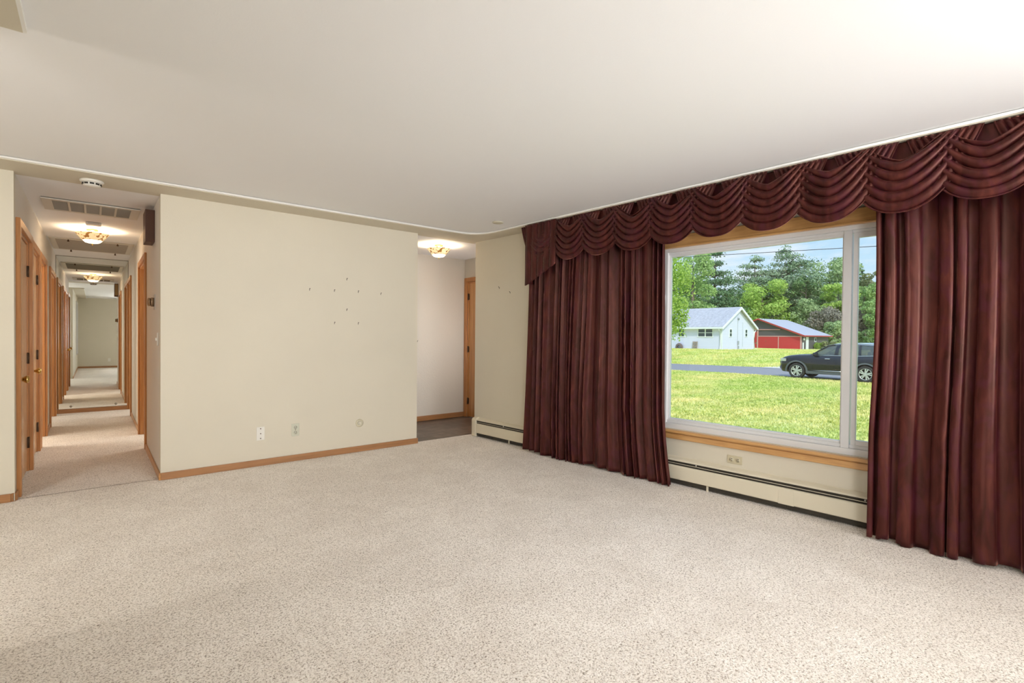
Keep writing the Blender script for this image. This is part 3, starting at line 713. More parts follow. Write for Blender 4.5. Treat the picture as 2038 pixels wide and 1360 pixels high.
# standing grass blades on the near lawn, and shorter ones beyond the road
rnd = random.Random(77); mb = MB()
for i in range(100000):
    t = rnd.random(); x = 6.5 + 21.5*t**.85; a = rnd.uniform(.16, .74); y = x*a + rnd.uniform(-.6, .6)
    if x > edge(road_near, max(y, 2)) - .02: continue
    z = gz(x, y); h = rnd.uniform(.025, .065)*(.8+x*.02); w_ = rnd.uniform(.010, .022)*(.7+x*.04); p = rnd.uniform(0, 6.28); c_, s_ = math.cos(p)*w_, math.sin(p)*w_; lx, ly = rnd.gauss(0, .02), rnd.gauss(0, .02)
    k = len(mb.v); mb.v += [(x-c_, y-s_, z-.005), (x+c_, y+s_, z-.005), (x+lx, y+ly, z+h)]; mb.f.append((k, k+1, k+2)); mb.sm.append(False)
for i in range(45000):
    x = rnd.uniform(34.5, 66); y = x*rnd.uniform(.26, .74)
    if x < edge(road_far, max(y, 4)) + .05: continue
    z = gz(x, y); h = rnd.uniform(.05, .12); w_ = rnd.uniform(.03, .07); p = rnd.uniform(0, 6.28); c_, s_ = math.cos(p)*w_, math.sin(p)*w_
    k = len(mb.v); mb.v += [(x-c_, y-s_, z-.005), (x+c_, y+s_, z-.005), (x, y, z+h)]; mb.f.append((k, k+1, k+2)); mb.sm.append(False)
tag(mk('grass', mb, LAWN, base=(0, 0, 0)), 'short yellow green grass blades standing on the lawns', 'grass', kind='stuff')

# view-plane basis used once to lay the far buildings out: forward, right
FX = Vector((.63826, .76971)).normalized(); RX = Vector((.76982, -.6382)).normalized()
def LD(l, d): p = RX*l + FX*d; return Vector((p.x, p.y, 0))
def frame2(o, ex):           # local x along ex, local y 90 degrees left of it
    ex = ex.normalized(); ey = Vector((-ex.y, ex.x, 0))
    return Matrix(((ex.x, ey.x, 0, o.x), (ex.y, ey.y, 0, o.y), (0, 0, 1, 0), (0, 0, 0, 1)))
def siding(name, col, pitch=.12, groove=.6):
    m, t, b = newmat(name)
    c = t.nodes.new('ShaderNodeTexCoord'); s = t.nodes.new('ShaderNodeSeparateXYZ'); t.links.new(c.outputs['Object'], s.inputs[0])
    a = t.nodes.new('ShaderNodeMath'); a.operation = 'DIVIDE'; a.inputs[1].default_value = pitch; t.links.new(s.outputs[2], a.inputs[0])
    f = t.nodes.new('ShaderNodeMath'); f.operation = 'FRACT'; t.links.new(a.outputs[0], f.inputs[0])
    r = t.nodes.new('ShaderNodeValToRGB'); r.color_ramp.elements[0].position = .02; r.color_ramp.elements[1].position = .16
    r.color_ramp.elements[0].color = (*[k*groove for k in col], 1); r.color_ramp.elements[1].color = (*col, 1)
    t.links.new(f.outputs[0], r.inputs[0]); t.links.new(r.outputs[0], b.inputs['Base Color']); b.inputs['Roughness'].default_value = .6
    return m
SIDE = siding('pale_blue_siding', (.71, .72, .88), .16)
SHING = plain('grey_shingles', (.42, .41, .42), .9, var=.18, vscale=4)
TRIMW = plain('white_trim_paint', (.80, .82, .82), .5)
DARKG = plain('dark_window_glass', (.05, .07, .08), .08)

# ---- the blue house
C0 = LD(22.3, 53.6); ex = LD(.74, .67)        # along the gable wall, away to the right
Mh = frame2(C0, ex)                            # local y = along the front, away to the left
t = thing('house', 'pale blue clapboard house with grey shingle roof across the road', 'house', (C0.x, C0.y, -.3))
GW = 8.1; LEN = 16; EZ = 2.48; RZ = 4.55; G0 = -.6
mb = at(Mh); mb.box(0, GW, 0, LEN, G0, EZ)
mb.prism([(0, EZ), (GW, EZ), (GW/2, RZ)], 0, LEN, 'y')
part('walls', mb, SIDE, t)
mb = at(Mh); mb.box(-.03, GW+.03, -.03, LEN, G0, -.12); part('foundation', mb, plain('foundation_grey', (.35, .36, .36), .9), t)
mb = at(Mh); k = (RZ-EZ)/(GW/2); o_ = .42
mb.prism([(-o_, EZ-o_*k+.04), (GW/2, RZ+.04), (GW/2, RZ+.20), (-o_, EZ-o_*k+.20)], -.30, LEN+.3, 'y')
mb.prism([(GW+o_, EZ-o_*k+.04), (GW+o_, EZ-o_*k+.20), (GW/2, RZ+.20), (GW/2, RZ+.04)], -.30, LEN+.3, 'y')
part('roof', mb, SHING, t)
mb = at(Mh)
for sg in (0, 1):
    x0 = -o_ if sg == 0 else GW+o_; 
    P = [(x0, EZ-o_*k-.06), (GW/2, RZ-.08), (GW/2, RZ+.19), (x0, EZ-o_*k+.19)]
    mb.prism(P if sg == 0 else P[::-1], -.36, -.302, 'y')
part('rake_board', mb, TRIMW, t)
mb = at(Mh); mb.box(-o_-.10, -o_, -.3, LEN, EZ-o_*k-.02, EZ-o_*k+.16); part('gutter', mb, TRIMW, t)
mb = at(Mh); mb.box(-o_, -.0, -.28, LEN, EZ-.22, EZ-.16); part('soffit', mb, TRIMW, t)
mb = at(Mh); mb.tube([(-o_-.02, .12, EZ-.28), (-.08, .12, EZ-.55), (-.08, .12, .05), (-.35, -.1, -.08), (-1.1, -.9, -.12)], .07, 8); part('downspout', mb, TRIMW, t)
mb = at(Mh); mb.tube([(GW+.3, -.1, EZ-.28), (GW+.08, -.05, EZ-.55), (GW+.08, -.05, .05), (GW+.6, -.5, -.1), (GW+1.6, -1.2, -.14)], .07, 8); part('downspout', mb, TRIMW, t)
mb = at(Mh); mb.box(-.02, .10, -.03, .10, G0, EZ-.1); part('corner_board', mb, TRIMW, t)
mb = at(Mh); mb.box(GW-.1, GW+.02, -.03, .1, G0, EZ-.1); part('corner_board', mb, TRIMW, t)
def win_front(y0, y1, z0, z1, lites, root):      # on the front (local x=0, facing -x)
    f = 0.09
    mb = at(Mh); mb.box(-.05, .0, y0-f, y0, z0-f, z1+f); mb.box(-.05, 0, y1, y1+f, z0-f, z1+f); mb.box(-.05, 0, y0, y1, z1, z1+f); mb.box(-.05, 0, y0, y1, z0-f, z0)
    for i in range(1, lites): y = y0+(y1-y0)*i/lites; mb.box(-.05, 0, y-.06, y+.06, z0, z1)
    mb.box(-.04, 0, y0, y1, (z0+z1)/2-.03, (z0+z1)/2+.03)
    wf = part('house_window', mb, TRIMW, root)
    mb = at(Mh); mb.box(-.02, .0, y0, y1, z0, z1); part('pane', mb, DARKG, wf)
    return wf
def win_gable(x0, x1, z0, z1, root):
    f = .08
    mb = at(Mh); mb.box(x0-f, x0, -.05, 0, z0-f, z1+f); mb.box(x1, x1+f, -.05, 0, z0-f, z1+f); mb.box(x0, x1, -.05, 0, z1, z1+f); mb.box(x0, x1, -.05, 0, z0-f, z0); mb.box(x0, x1, -.04, 0, (z0+z1)/2-.03, (z0+z1)/2+.03)
    wf = part('house_window', mb, TRIMW, root)
    mb = at(Mh); mb.box(x0, x1, -.02, 0, z0, z1); part('pane', mb, DARKG, wf)
win_front(4.30, 4.98, 1.42, 2.22, 1, t)
win_front(1.02, 2.62, 1.42, 2.22, 2, t)
win_gable(1.82, 2.30, 1.45, 2.20, t)
win_gable(5.75, 6.25, 1.47, 2.22, t)
mb = at(Mh); mb.box(2.15+1.6, 2.15+1.66, -.04, 0, -.1, RZ-.9); mb.box(5.05, 5.09, -.03, 0, .3, RZ-1.5); part('conduit', mb, plain('conduit_grey', (.5, .53, .55), .5), t)
mb = at(Mh); mb.lathe([(.13, -.001), (.13, -.14), (0, -.16)], (3.86, 0, RZ-1.15), 'y', 12); part('service_head', mb, plain('service_grey', (.30, .33, .35), .5), t)
mb = at(Mh); mb.box(3.72, 3.98, -.12, 0, .55, .95); mb.box(3.76, 3.94, -.14, 0, .1, .4); part('utility_meter', mb, plain('meter_grey', (.35, .38, .40), .5), t)
mb = at(Mh); mb.tube([(-.0+1.2, 8.2, EZ+.45), (1.2, 8.2, EZ+1.0)], .07, 8); part('roof_pipe', mb, BRONZE, t)

# ---- red and charcoal barn
C1 = LD(47.3, 82); Mb = frame2(C1, LD(.8, .6))     # local x along the side wall, local y along the gable
t2 = thing('barn', 'charcoal barn with red sliding doors and red trim behind the blue house', 'barn', (C1.x, C1.y, -.5))
BW, BL, BE, BR = 14.3, 9.8, 1.88, 4.60; B0 = -.9
CH = siding('charcoal_metal_siding', (.115, .105, .11), .25, .8); REDD = siding('red_door_paint', (.55, .045, .05), .3, .9); REDT = plain('red_trim_paint', (.45, .06, .05), .6)
mb = at(Mb); mb.box(0, BL, 0, BW, B0, BE); mb.prism([(0, BE), (BW, BE), (BW/2, BR)], 0, BL, 'x'); part('walls', mb, CH, t2)
kb = (BR-BE)/(BW/2); ob = .5
mb = at(Mb)
mb.prism([(-ob, BE-ob*kb+.03), (BW/2, BR+.03), (BW/2, BR+.12), (-ob, BE-ob*kb+.12)], -.5, BL+.5, 'x')
mb.prism([(BW+ob, BE-ob*kb+.03), (BW+ob, BE-ob*kb+.12), (BW/2, BR+.12), (BW/2, BR+.03)], -.5, BL+.5, 'x')
part('roof', mb, plain('metal_roof_grey', (.42, .41, .44), .55), t2)
mb = at(Mb)
mb.prism([(-ob, BE-ob*kb-.12), (BW/2, BR-.10), (BW/2, BR+.14), (-ob, BE-ob*kb+.13)], -.56, -.501, 'x'); mb.prism([(BW+ob, BE-ob*kb-.12), (BW+ob, BE-ob*kb+.13), (BW/2, BR+.14), (BW/2, BR-.10)], -.56, -.501, 'x')
mb.box(-.5, BL+.5, -ob-.05, -ob, BE-ob*kb-.06, BE-ob*kb+.13); part('roof_trim', mb, REDT, t2)
for a, b in ((.35, 3.75), (3.9, 7.25)):
    mb = at(Mb); mb.box(-.10, -.02, a, b, B0+.35, 1.55); part('sliding_door', mb, REDD, t2)
mb = at(Mb); mb.box(-.06, 0, 7.5, 9.3, B0+.3, 2.4); part('red_panel', mb, REDD, t2)
PINKT = plain('faded_trim', (.62, .34, .32), .6)
mb = at(Mb); mb.box(-.14, 0, .1, 7.5, 1.56, 1.72); mb.box(-.13, 0, 3.76, 3.89, B0+.3, 1.56); mb.box(-.13, 0, .12, .34, B0+.3, 1.56); mb.box(-.13, 0, 7.26, 7.49, B0+.3, 2.6); mb.box(-.16, 0, 3.6, 9.3, 2.72, 2.86); mb.box(-.10, 0, .1, 7.5, B0+.3, B0+.36); part('door_track', mb, PINKT, t2)
mb = at(Mb); mb.box(1.15, 2.05, -.05, 0, B0+.3, 1.55); part('side_door', mb, TRIMW, t2)
mb = at(Mb); mb.box(4.3, 5.0, -.05, 0, .75, 1.5); bw = part('barn_window', mb, TRIMW, t2)
mb = at(Mb); mb.box(4.42, 4.88, -.07, -.045, .87, 1.38); part('pane', mb, DARKG, bw)
mb = at(Mb); mb.box(-.05, .3, -.06, .0, B0+.3, .65); part('white_post_panel', mb, TRIMW, t2)
mb = at(Mb); mb.lathe([(.24, -.002), (.24, -.12), (0, -.16)], (.35, 0, 1.22), 'y', 16); part('round_gauge', mb, TRIMW, t2)

# ---- power lines
def wire(p, q, sag, label):
    pts = [Vector(p).lerp(Vector(q), i/30) - Vector((0, 0, sag*4*(i/30)*(1-i/30))) for i in range(31)]
    mb = MB(); mb.tube(pts, .022, 6); tag(mk('power_line', mb, plain('black_cable', (.03, .03, .035), .6)), label, 'power line')
wire((38, 31, 8.52), (38, 2, 6.65), .02, 'black power line crossing the sky in front of the trees')
# old tyre-like wheel and trellis leaning on the front wall
mb = at(Mh @ Matrix.Translation((-.22, 4.80, .22)))
mb.lathe([(.20, -.10), (.40, -.10), (.44, 0), (.40, .10), (.20, .10), (.20, -.10)], (0, 0, .0), 'x', 24, cap=False)
tag(mk('old_tire', mb, plain('faded_rubber', (.20, .15, .14), .9)), 'worn old tire leaning on the front wall of the blue house', 'tire')
mb = at(Mh @ Matrix.Translation((-.20, 2.95, -.12)) @ Matrix.Rotation(.12, 4, 'Y'))
for y in (-.24, -.08, .08, .24): mb.box(-.02, .02, y-.03, y+.03, 0, 1.0)
for z in (.15, .4, .65, .9): mb.box(-.03, .03, -.27, .27, z-.03, z+.03)
tag(mk('trellis', mb, plain('weathered_wood', (.33, .26, .20), .9)), 'weathered wooden trellis leaning on the house under the double window', 'trellis')

# ---- trees
def leafmat(name, c0, c1, trans=.35):
    m = bpy.data.materials.new(name); m.use_nodes = True; t = m.node_tree; t.nodes.clear()
    o = t.nodes.new('ShaderNodeOutputMaterial'); mx = t.nodes.new('ShaderNodeMixShader'); mx.inputs[0].default_value = trans
    d = t.nodes.new('ShaderNodeBsdfDiffuse'); tr = t.nodes.new('ShaderNodeBsdfTranslucent')
    g = t.nodes.new('ShaderNodeTexCoord'); n = t.nodes.new('ShaderNodeTexNoise'); n.inputs['Scale'].default_value = 1.1; n.inputs['Detail'].default_value = 8; n.inputs['Roughness'].default_value = .75
    t.links.new(g.outputs['Object'], n.inputs[0]); r = t.nodes.new('ShaderNodeValToRGB')
    r.color_ramp.elements[0].position = .35; r.color_ramp.elements[1].position = .68; r.color_ramp.elements[0].color = (*c0, 1); r.color_ramp.elements[1].color = (*c1, 1)
    t.links.new(n.outputs[0], r.inputs[0])
    for q in (d, tr): t.links.new(r.outputs[0], q.inputs[0])
    t.links.new(d.outputs[0], mx.inputs[1]); t.links.new(tr.outputs[0], mx.inputs[2]); t.links.new(mx.outputs[0], o.inputs[0])
    return m
LM = {
 'lime': leafmat('lime_leaves', (.26, .42, .07), (.66, .80, .22)),
 'fresh': leafmat('fresh_leaves', (.22, .38, .11), (.54, .68, .27)),
 'pine': leafmat('pine_needles', (.09, .17, .09), (.42, .52, .30), .15),
 'dark': leafmat('dark_needles', (.05, .12, .06), (.25, .36, .18), .15),
 'oak': leafmat('oak_leaves', (.06, .14, .05), (.30, .42, .16)),
 'pale': leafmat('pale_leaves', (.28, .40, .17), (.58, .68, .34)),
 'brown': leafmat('brownish_twigs', (.24, .22, .16), (.42, .38, .30)),
 'olive': leafmat('olive_leaves', (.24, .28, .12), (.46, .48, .24)),
}
BARK = plain('bark', (.16, .12, .095), .95, var=.3, vscale=6)
def quad(mb, p, n, s, rnd, asp=1.0):
    n = n.normalized(); a = n.cross(Vector((rnd.uniform(-1, 1), rnd.uniform(-1, 1), rnd.uniform(-1, 1)))); 
    if a.length < 1e-3: return
    a.normalize(); b = n.cross(a); a = a*s; b = b*s*asp
    k = len(mb.v); mb.v += [tuple(p-a*.5-b*.2), tuple(p+a*.15-b*.5), tuple(p+a*.5+b*.1), tuple(p-a*.1+b*.5)]; mb.f.append((k, k+1, k+2, k+3)); mb.sm.append(False)
def crown_blobs(w, h, nb, count, leaf, seed, droop=0):
    rnd = random.Random(seed); mb = MB(); blobs = []
    for i in range(nb):
        t = rnd.random(); zc = h*(.08 + .86*t); prof = math.sin(math.pi*min(1, (.18+.82*(1-t))**.8))**.6 if t > .3 else .75 + .25*t/.3
        a = rnd.uniform(0, 2*math.pi); rr = w*.5*prof*math.sqrt(rnd.uniform(.15, 1))
        br = w*rnd.uniform(.12, .21); blobs.append((Vector((rr*math.cos(a)*.85, rr*math.sin(a)*.85, zc)), br, br*rnd.uniform(.6, .9)))
    tot = sum(b[1]**2 for b in blobs)
    for c, br, bz in blobs:
        for k in range(int(count*br*br/tot)):
            d = Vector((rnd.gauss(0, 1), rnd.gauss(0, 1), rnd.gauss(.25, 1))).normalized(); q = rnd.uniform(.72, 1.12)
            p = c + Vector((d.x*br*q, d.y*br*q, d.z*bz*q - droop*rnd.random()**2*br*2))
            n = d + Vector((rnd.gauss(0, .55), rnd.gauss(0, .55), rnd.gauss(0, .55) + .2))
            quad(mb, p, n, leaf*rnd.uniform(.6, 1.3), rnd, .7)
    return mb
def crown_pine(w, h, whorls, per, leaf, seed, slim=1.0):
    rnd = random.Random(seed); mb = MB(); pads = []
    for i in range(whorls):
        t = (i+.5)/whorls; z0 = h*(.03+.93*t); L = w*.5*(min(1, (1-t)*1.9)**.75*.92 + .08)*slim
        for k in range(7 if t < .8 else 4):
            a = rnd.uniform(0, 2*math.pi); l = L*rnd.uniform(.5, 1.12)
            for f in (.35, .68, 1.0): pads.append((Vector((math.cos(a)*l*f, math.sin(a)*l*f, z0 + .18*l*f*rnd.uniform(.1, 1.2))), l*.30*(1.1-.25*f) + .45))
    for k in range(3): pads.append((Vector((0, 0, h*(.90+.035*k))), w*.05+.2))
    tot = sum(p[1]**1.6 for p in pads); total = per*whorls*18
    for c, pr in pads:
        for q in range(int(total*pr**1.6/tot)):
            d = Vector((rnd.gauss(0, .62), rnd.gauss(0, .62), rnd.gauss(0, .5)))
            p = c + Vector((d.x*pr, d.y*pr, d.z*pr*.42 - .10*pr*(d.x*d.x+d.y*d.y))); n = Vector((d.x*.7+rnd.gauss(0, .45), d.y*.7+rnd.gauss(0, .45), .7+rnd.gauss(0, .45)))
            quad(mb, p, n, leaf*rnd.uniform(.6, 1.3), rnd, .55)
    return mb
def tree(name, cat, label, px, d, wpx, ytop, kind, mat, seed, zb=None, count=5200, leaf=None, crown_from=.12, group='trees beyond the road', droop=0):
    l = (px-1019)/1003*d; P = LD(l, d); base = gz(P.x, P.y)-.3 if zb is None else zb
    ztop = 1.26 + (674-ytop)/1003*d; hh = ztop-base; w = wpx/1003*d*.93; leaf = leaf or (.0042*d)
    o = thing(name, label, cat, (P.x, P.y, base), group)
    ch = hh*(1-crown_from)
    if kind == 'pine': mb = crown_pine(w*1.08, ch, max(6, int(ch*.62)), count/max(6, int(ch*.62))/12, leaf, seed)
    elif kind == 'spire': mb = crown_pine(w, ch, max(9, int(ch*1.0)), count/max(9, int(ch*1.0))/12, leaf, seed, .9)
    else: mb = crown_blobs(w, ch, 34, count, leaf, seed, droop)
    mb.v = [(v[0]+P.x, v[1]+P.y, v[2]+base+hh*crown_from) for v in mb.v]
    part('crown', mb, LM[mat], o)
    tr = MB(); rnd = random.Random(seed+5)
    r = .018*hh+.05
    tr.tube([(P.x, P.y, base), (P.x+.1, P.y, base+hh*.3), (P.x+rnd.uniform(-.3, .3), P.y, base+hh*.62), (P.x, P.y, base+hh*.93)], [r, r*.8, r*.5, r*.12], 8)
    for k in range(9):
        f = rnd.uniform(.25, .8); a = rnd.uniform(0, 6.28); L = w*.4*(1-f*.5)
        tr.tube([(P.x, P.y, base+hh*f), (P.x+math.cos(a)*L*.5, P.y+math.sin(a)*L*.5, base+hh*f+L*.25), (P.x+math.cos(a)*L, P.y+math.sin(a)*L, base+hh*f+L*.45)], [r*.35, r*.22, r*.06], 5)
    part('trunk', tr, BARK, o)
    return o
T = 'tree'
tree('locust_tree', T, 'bright green drooping tree overhanging the left end of the blue house', 1316, 44, 118, 486, 'b', 'lime', 1, count=11000, leaf=.20, crown_from=.30, droop=.9)
tree('deciduous_tree', T, 'feathery light green tree behind the blue house roof', 1378, 70, 92, 500, 'b', 'fresh', 2, count=8000, crown_from=.2)
tree('pine_tree', T, 'tall dark pine standing between the feathery tree and the sky gap', 1422, 80, 84, 490, 'pine', 'dark', 3, count=8200, crown_from=.1)
tree('pine_tree', T, 'low dark pine with broad skirts behind the blue house ridge', 1428, 76, 104, 572, 'pine', 'dark', 4, count=7200)
tree('pine_tree', T, 'wide grey green pine at the left of the big pine clump', 1500, 112, 112, 505, 'pine', 'pine', 5, count=9000)
tree('pine_tree', T, 'tallest pine of the big clump in the middle', 1562, 114, 150, 486, 'pine', 'pine', 6, count=15000)
tree('pine_tree', T, 'small topped pine between the tallest pine and the mullion', 1537, 108, 84, 535, 'pine', 'pine', 7, count=8200)
tree('maple_tree', T, 'bright yellow green round tree behind the barn roof peak', 1516, 104, 104, 560, 'b', 'lime', 8, count=9000)
tree('oak_tree', T, 'dark green round tree right of the yellow green tree', 1603, 104, 74, 552, 'b', 'oak', 9, count=7500)
tree('deciduous_tree', T, 'pale green tall tree left of the window mullion', 1648, 116, 100, 516, 'b', 'pale', 10, count=8500)
tree('pine_tree', T, 'distant dark pine showing over the pale tree left of the mullion', 1658, 128, 50, 508, 'pine', 'dark', 11, count=5500)
tree('pine_tree', T, 'distant dark pine top touching the mullion', 1684, 130, 46, 506, 'pine', 'dark', 12, count=5500)
tree('deciduous_tree', T, 'yellow green tree just left of the mullion at middle height', 1668, 100, 66, 562, 'b', 'lime', 13, count=6500)
tree('deciduous_tree', T, 'olive green leafy tree above the right end of the barn', 1618, 100, 78, 600, 'b', 'pale', 14, count=6000)
tree('thicket', 'bush', 'grey brown thicket right of the barn roof', 1650, 97, 90, 616, 'b', 'brown', 15, count=6000, crown_from=.02, group='shrubs around the barn')
tree('thicket', 'bush', 'lime green shrubs rising behind the barn roof', 1577, 104, 90, 626, 'b', 'lime', 16, count=5500, crown_from=.02, group='shrubs around the barn')
tree('shrub', 'bush', 'pale green shrub right beside the barn end wall', 1665, 92, 52, 640, 'b', 'pale', 17, count=5000, crown_from=.02, group='shrubs around the barn')
tree('shrub', 'bush', 'small yellow green shrub in front of the barn end wall', 1629, 84, 15, 683, 'b', 'lime', 18, count=1400, crown_from=.02, group='shrubs around the barn')
tree('shrub', 'bush', 'small olive shrub at the barn corner above the car hood', 1648, 83, 26, 680, 'b', 'olive', 19, count=1800, crown_from=.02, group='shrubs around the barn')
tree('spruce_tree', T, 'small pointed dark spruce top right of the mullion', 1713, 132, 34, 528, 'spire', 'dark', 20, count=4500)
tree('deciduous_tree', T, 'olive leafy tree beside the right curtain', 1749, 112, 74, 532, 'b', 'olive', 21, count=7500)
tree('deciduous_tree', T, 'mid green tree in the narrow right pane', 1718, 106, 70, 566, 'b', 'fresh', 22, count=6500)
tree('thicket', 'bush', 'brownish thicket low in the narrow right pane', 1712, 96, 60, 610, 'b', 'brown', 23, count=5000, crown_from=.02, group='shrubs around the barn')
tree('deciduous_tree', T, 'green leafy tree low beside the right curtain', 1752, 92, 66, 596, 'b', 'fresh', 24, count=5500, crown_from=.03)
tree('shrub', 'bush', 'dark low shrub above the car roof in the narrow right pane', 1722, 80, 36, 655, 'b', 'oak', 25, count=2500, crown_from=.02, group='shrubs around the barn')
tree('deciduous_tree', T, 'dark green tree filling behind the blue house', 1352, 92, 110, 545, 'b', 'oak', 26, count=6000)
tree('deciduous_tree', T, 'dark green tree filling between the two pine clumps', 1466, 108, 80, 585, 'b', 'oak', 27, count=6000)
tree('deciduous_tree', T, 'dense dark tree behind the barn in the middle', 1560, 118, 110, 575, 'b', 'oak', 28, count=6500)
tree('deciduous_tree', T, 'dense dark tree behind the thicket near the mullion', 1700, 122, 120, 590, 'b', 'oak', 29, count=6500)
tree('deciduous_tree', T, 'leafy tree hidden mostly by the right curtain', 1815, 105, 120, 540, 'b', 'fresh', 30, count=6000)
tree('deciduous_tree', T, 'leafy tree hidden mostly by the left curtain', 1240, 80, 130, 520, 'b', 'fresh', 31, count=6000)
# grassy wooded bank behind everything
mb = MB(); mb.grid(lambda u, v: (125 + 12*v, -60 + 260*u, -1 + (9 + 1.5*math.sin(u*40))*v), 60, 6)
struct('ground_bank', mb, LM['oak'], label='dark green wooded bank behind the trees')

# ---- the dark SUV -----------------------------------------------------
PAINT = plain('black_car_paint', (.006, .007, .012), .12, 0); PAINT.node_tree.nodes['Principled BSDF'].inputs['Coat Weight'].default_value = .25
CLAD = plain('grey_car_cladding', (.09, .10, .10), .55); TIRE = plain('tire_rubber', (.035, .033, .032), .85)
ALLOY = plain('alloy_silver', (.72, .72, .70), .3, .7); CHROME = plain('car_chrome', (.85, .85, .86), .15, 1)
CARGLASS = newmat('car_glass')[0]
b = CARGLASS.node_tree.nodes['Principled BSDF']; b.inputs['Base Color'].default_value = (.10, .12, .12, 1); b.inputs['Roughness'].default_value = .03; b.inputs['Alpha'].default_value = .72
rg = Vector((27.16+.97, 7.38, gz(27.5, 8)+.015))
exv = Vector((.033, .9995, 0)).normalized(); eyv = Vector((-exv.y, exv.x, 0))
MC = Matrix(((exv.x, eyv.x, 0, rg.x), (exv.y, eyv.y, 0, rg.y), (0, 0, 1, rg.z), (0, 0, 0, 1)))
car = thing('car', 'black SUV parked at the near edge of the road, half behind the window mullion', 'car', tuple(rg + exv*1.49))
WR, WB = .385, 2.98
def lerp_tab(tab, x):
    if x <= tab[0][0]: return tab[0][1]
    for (a, p), (b_, q) in zip(tab, tab[1:]):
        if x <= b_: return p + (q-p)*(x-a)/(b_-a)
    return tab[-1][1]
top = [(-1.13, .78), (-1.10, 1.06), (-1.02, 1.20), (-.2, 1.22), (1.0, 1.19), (2.1, 1.17), (2.45, 1.21), (3.0, 1.18), (3.45, 1.12), (3.70, 1.04), (3.84, .93), (3.92, .74), (3.94, .55)]
bot = [(-1.13, .62), (-1.08, .42), (-.9, .34), (-.5, .30), (.6, .27), (2.4, .27), (3.4, .28), (3.75, .30), (3.9, .40), (3.94, .50)]
hwt = [(-1.13, .72), (-1.05, .86), (-.7, .96), (0, .985), (2.98, .985), (3.4, .95), (3.75, .82), (3.94, .62)]
xs = sorted(set([round(-1.13+i*.065, 4) for i in range(79)] + [3.94] + [round(c+WR*k*1.19/8, 4) for c in (0, WB) for k in range(-9, 10)]))
xs = [x for x in xs if -1.13 <= x <= 3.94]
def arch(x, R=.455):
    z = 0
    for c in (0, WB):
        if abs(x-c) < R: z = max(z, WR + math.sqrt(R*R-(x-c)**2)*1.0)
    return z
mb = at(MC); rings = []
for x in xs:
    zt, zb, hw = lerp_tab(top, x), lerp_tab(bot, x), lerp_tab(hwt, x); a = arch(x)
    sec = [(0, zb), (hw*.72, zb), (hw*.93, zb+.03), (hw*.985, zb+(zt-zb)*.22), (hw, zb+(zt-zb)*.50), (hw*.995, zb+(zt-zb)*.68), (hw*.965, zt-.10), (hw*.935, zt-.03), (hw*.87, zt), (hw*.45, zt+.025), (0, zt+.03)]
    q = []
    for i, (y, z) in enumerate(sec):
        if 2 <= i <= 8: z = min(max(z, a), zt-.001*(9-i)) if a else z
        q.append((y, z))
    half = [mb.pt((x, y, z)) for y, z in q]; other = [mb.pt((x, -y, z)) for y, z in q[1:-1]]
    rings.append(half + other[::-1])
for A, B in zip(rings, rings[1:]):
    n = len(A)
    for k in range(n): mb.face([A[k], A[(k+1) % n], B[(k+1) % n], B[k]], True)
mb.face(rings[0][::-1]); mb.face(rings[-1])
body = part('body', mb, PAINT, car)
# cabin
ctop = [(-1.04, 1.18), (-.93, 1.45), (-.78, 1.63), (-.5, 1.70), (.3, 1.755), (.9, 1.765), (1.35, 1.735), (1.62, 1.665), (2.0, 1.42), (2.42, 1.20)]
def cabin(mb, x, inset=0, zoff=0):
    zt = lerp_tab(ctop, x)+zoff; f = min(1, max(0, (zt-1.12)/.62))
    hb = .895-inset; ht = hb - .215*f
    return [(hb, 1.10), (hb-.045*f, 1.10+(zt-1.10)*.35), (hb-.13*f, 1.10+(zt-1.1)*.72), (ht, zt-.03*f), (ht-.10, zt+.005), (0, zt+.02)]
cx = [-1.04, -1.0, -.93, -.85, -.78, -.65, -.5, -.2, .1, .4, .7, .9, 1.1, 1.35, 1.5, 1.62, 1.75, 1.9, 2.0, 2.15, 2.3, 2.42]
def loftcab(mb, xlist, inset, lo, hi):
    rr = []
    for x in xlist:
        s = cabin(mb, x, inset)[lo:hi]; rr.append(([mb.pt((x, y, z)) for y, z in s], [mb.pt((x, -y, z)) for y, z in s]))
    for (A, A2), (B, B2) in zip(rr, rr[1:]):
        for k in range(len(A)-1):
            mb.face([A[k], A[k+1], B[k+1], B[k]], True); mb.face([A2[k+1], A2[k], B2[k], B2[k+1]], True)
mb = at(MC); loftcab(mb, cx, .012, 0, 6); part('cabin_glass', mb, CARGLASS, car)
mb = at(MC); loftcab(mb, [x for x in cx if -.93 <= x <= 1.62], 0, 3, 6); part('roof', mb, PAINT, car)
def pillar(x0b, x1b, x0t, x1t):
    for sg in (1, -1):
        mb = at(MC); pts = []
        for xb, xt in ((x0b, x0t), (x1b, x1t)):
            col = []
            for i, f in enumerate((0, .35, .72, 1.0)):
                x = xb + (xt-xb)*f; c = cabin(mb, x)
                col.append(mb.pt((x, (c[i][0]+.004)*sg, c[i][1])))
            pts.append(col)
        for k in range(3): mb.face([pts[0][k], pts[1][k], pts[1][k+1], pts[0][k+1]][::sg])
        part('pillar', mb, PAINT, car, solid=.01)
pillar(1.16, 1.34, 1.12, 1.24); pillar(.20, .30, .24, .32); pillar(-.98, -.60, -.80, -.30)
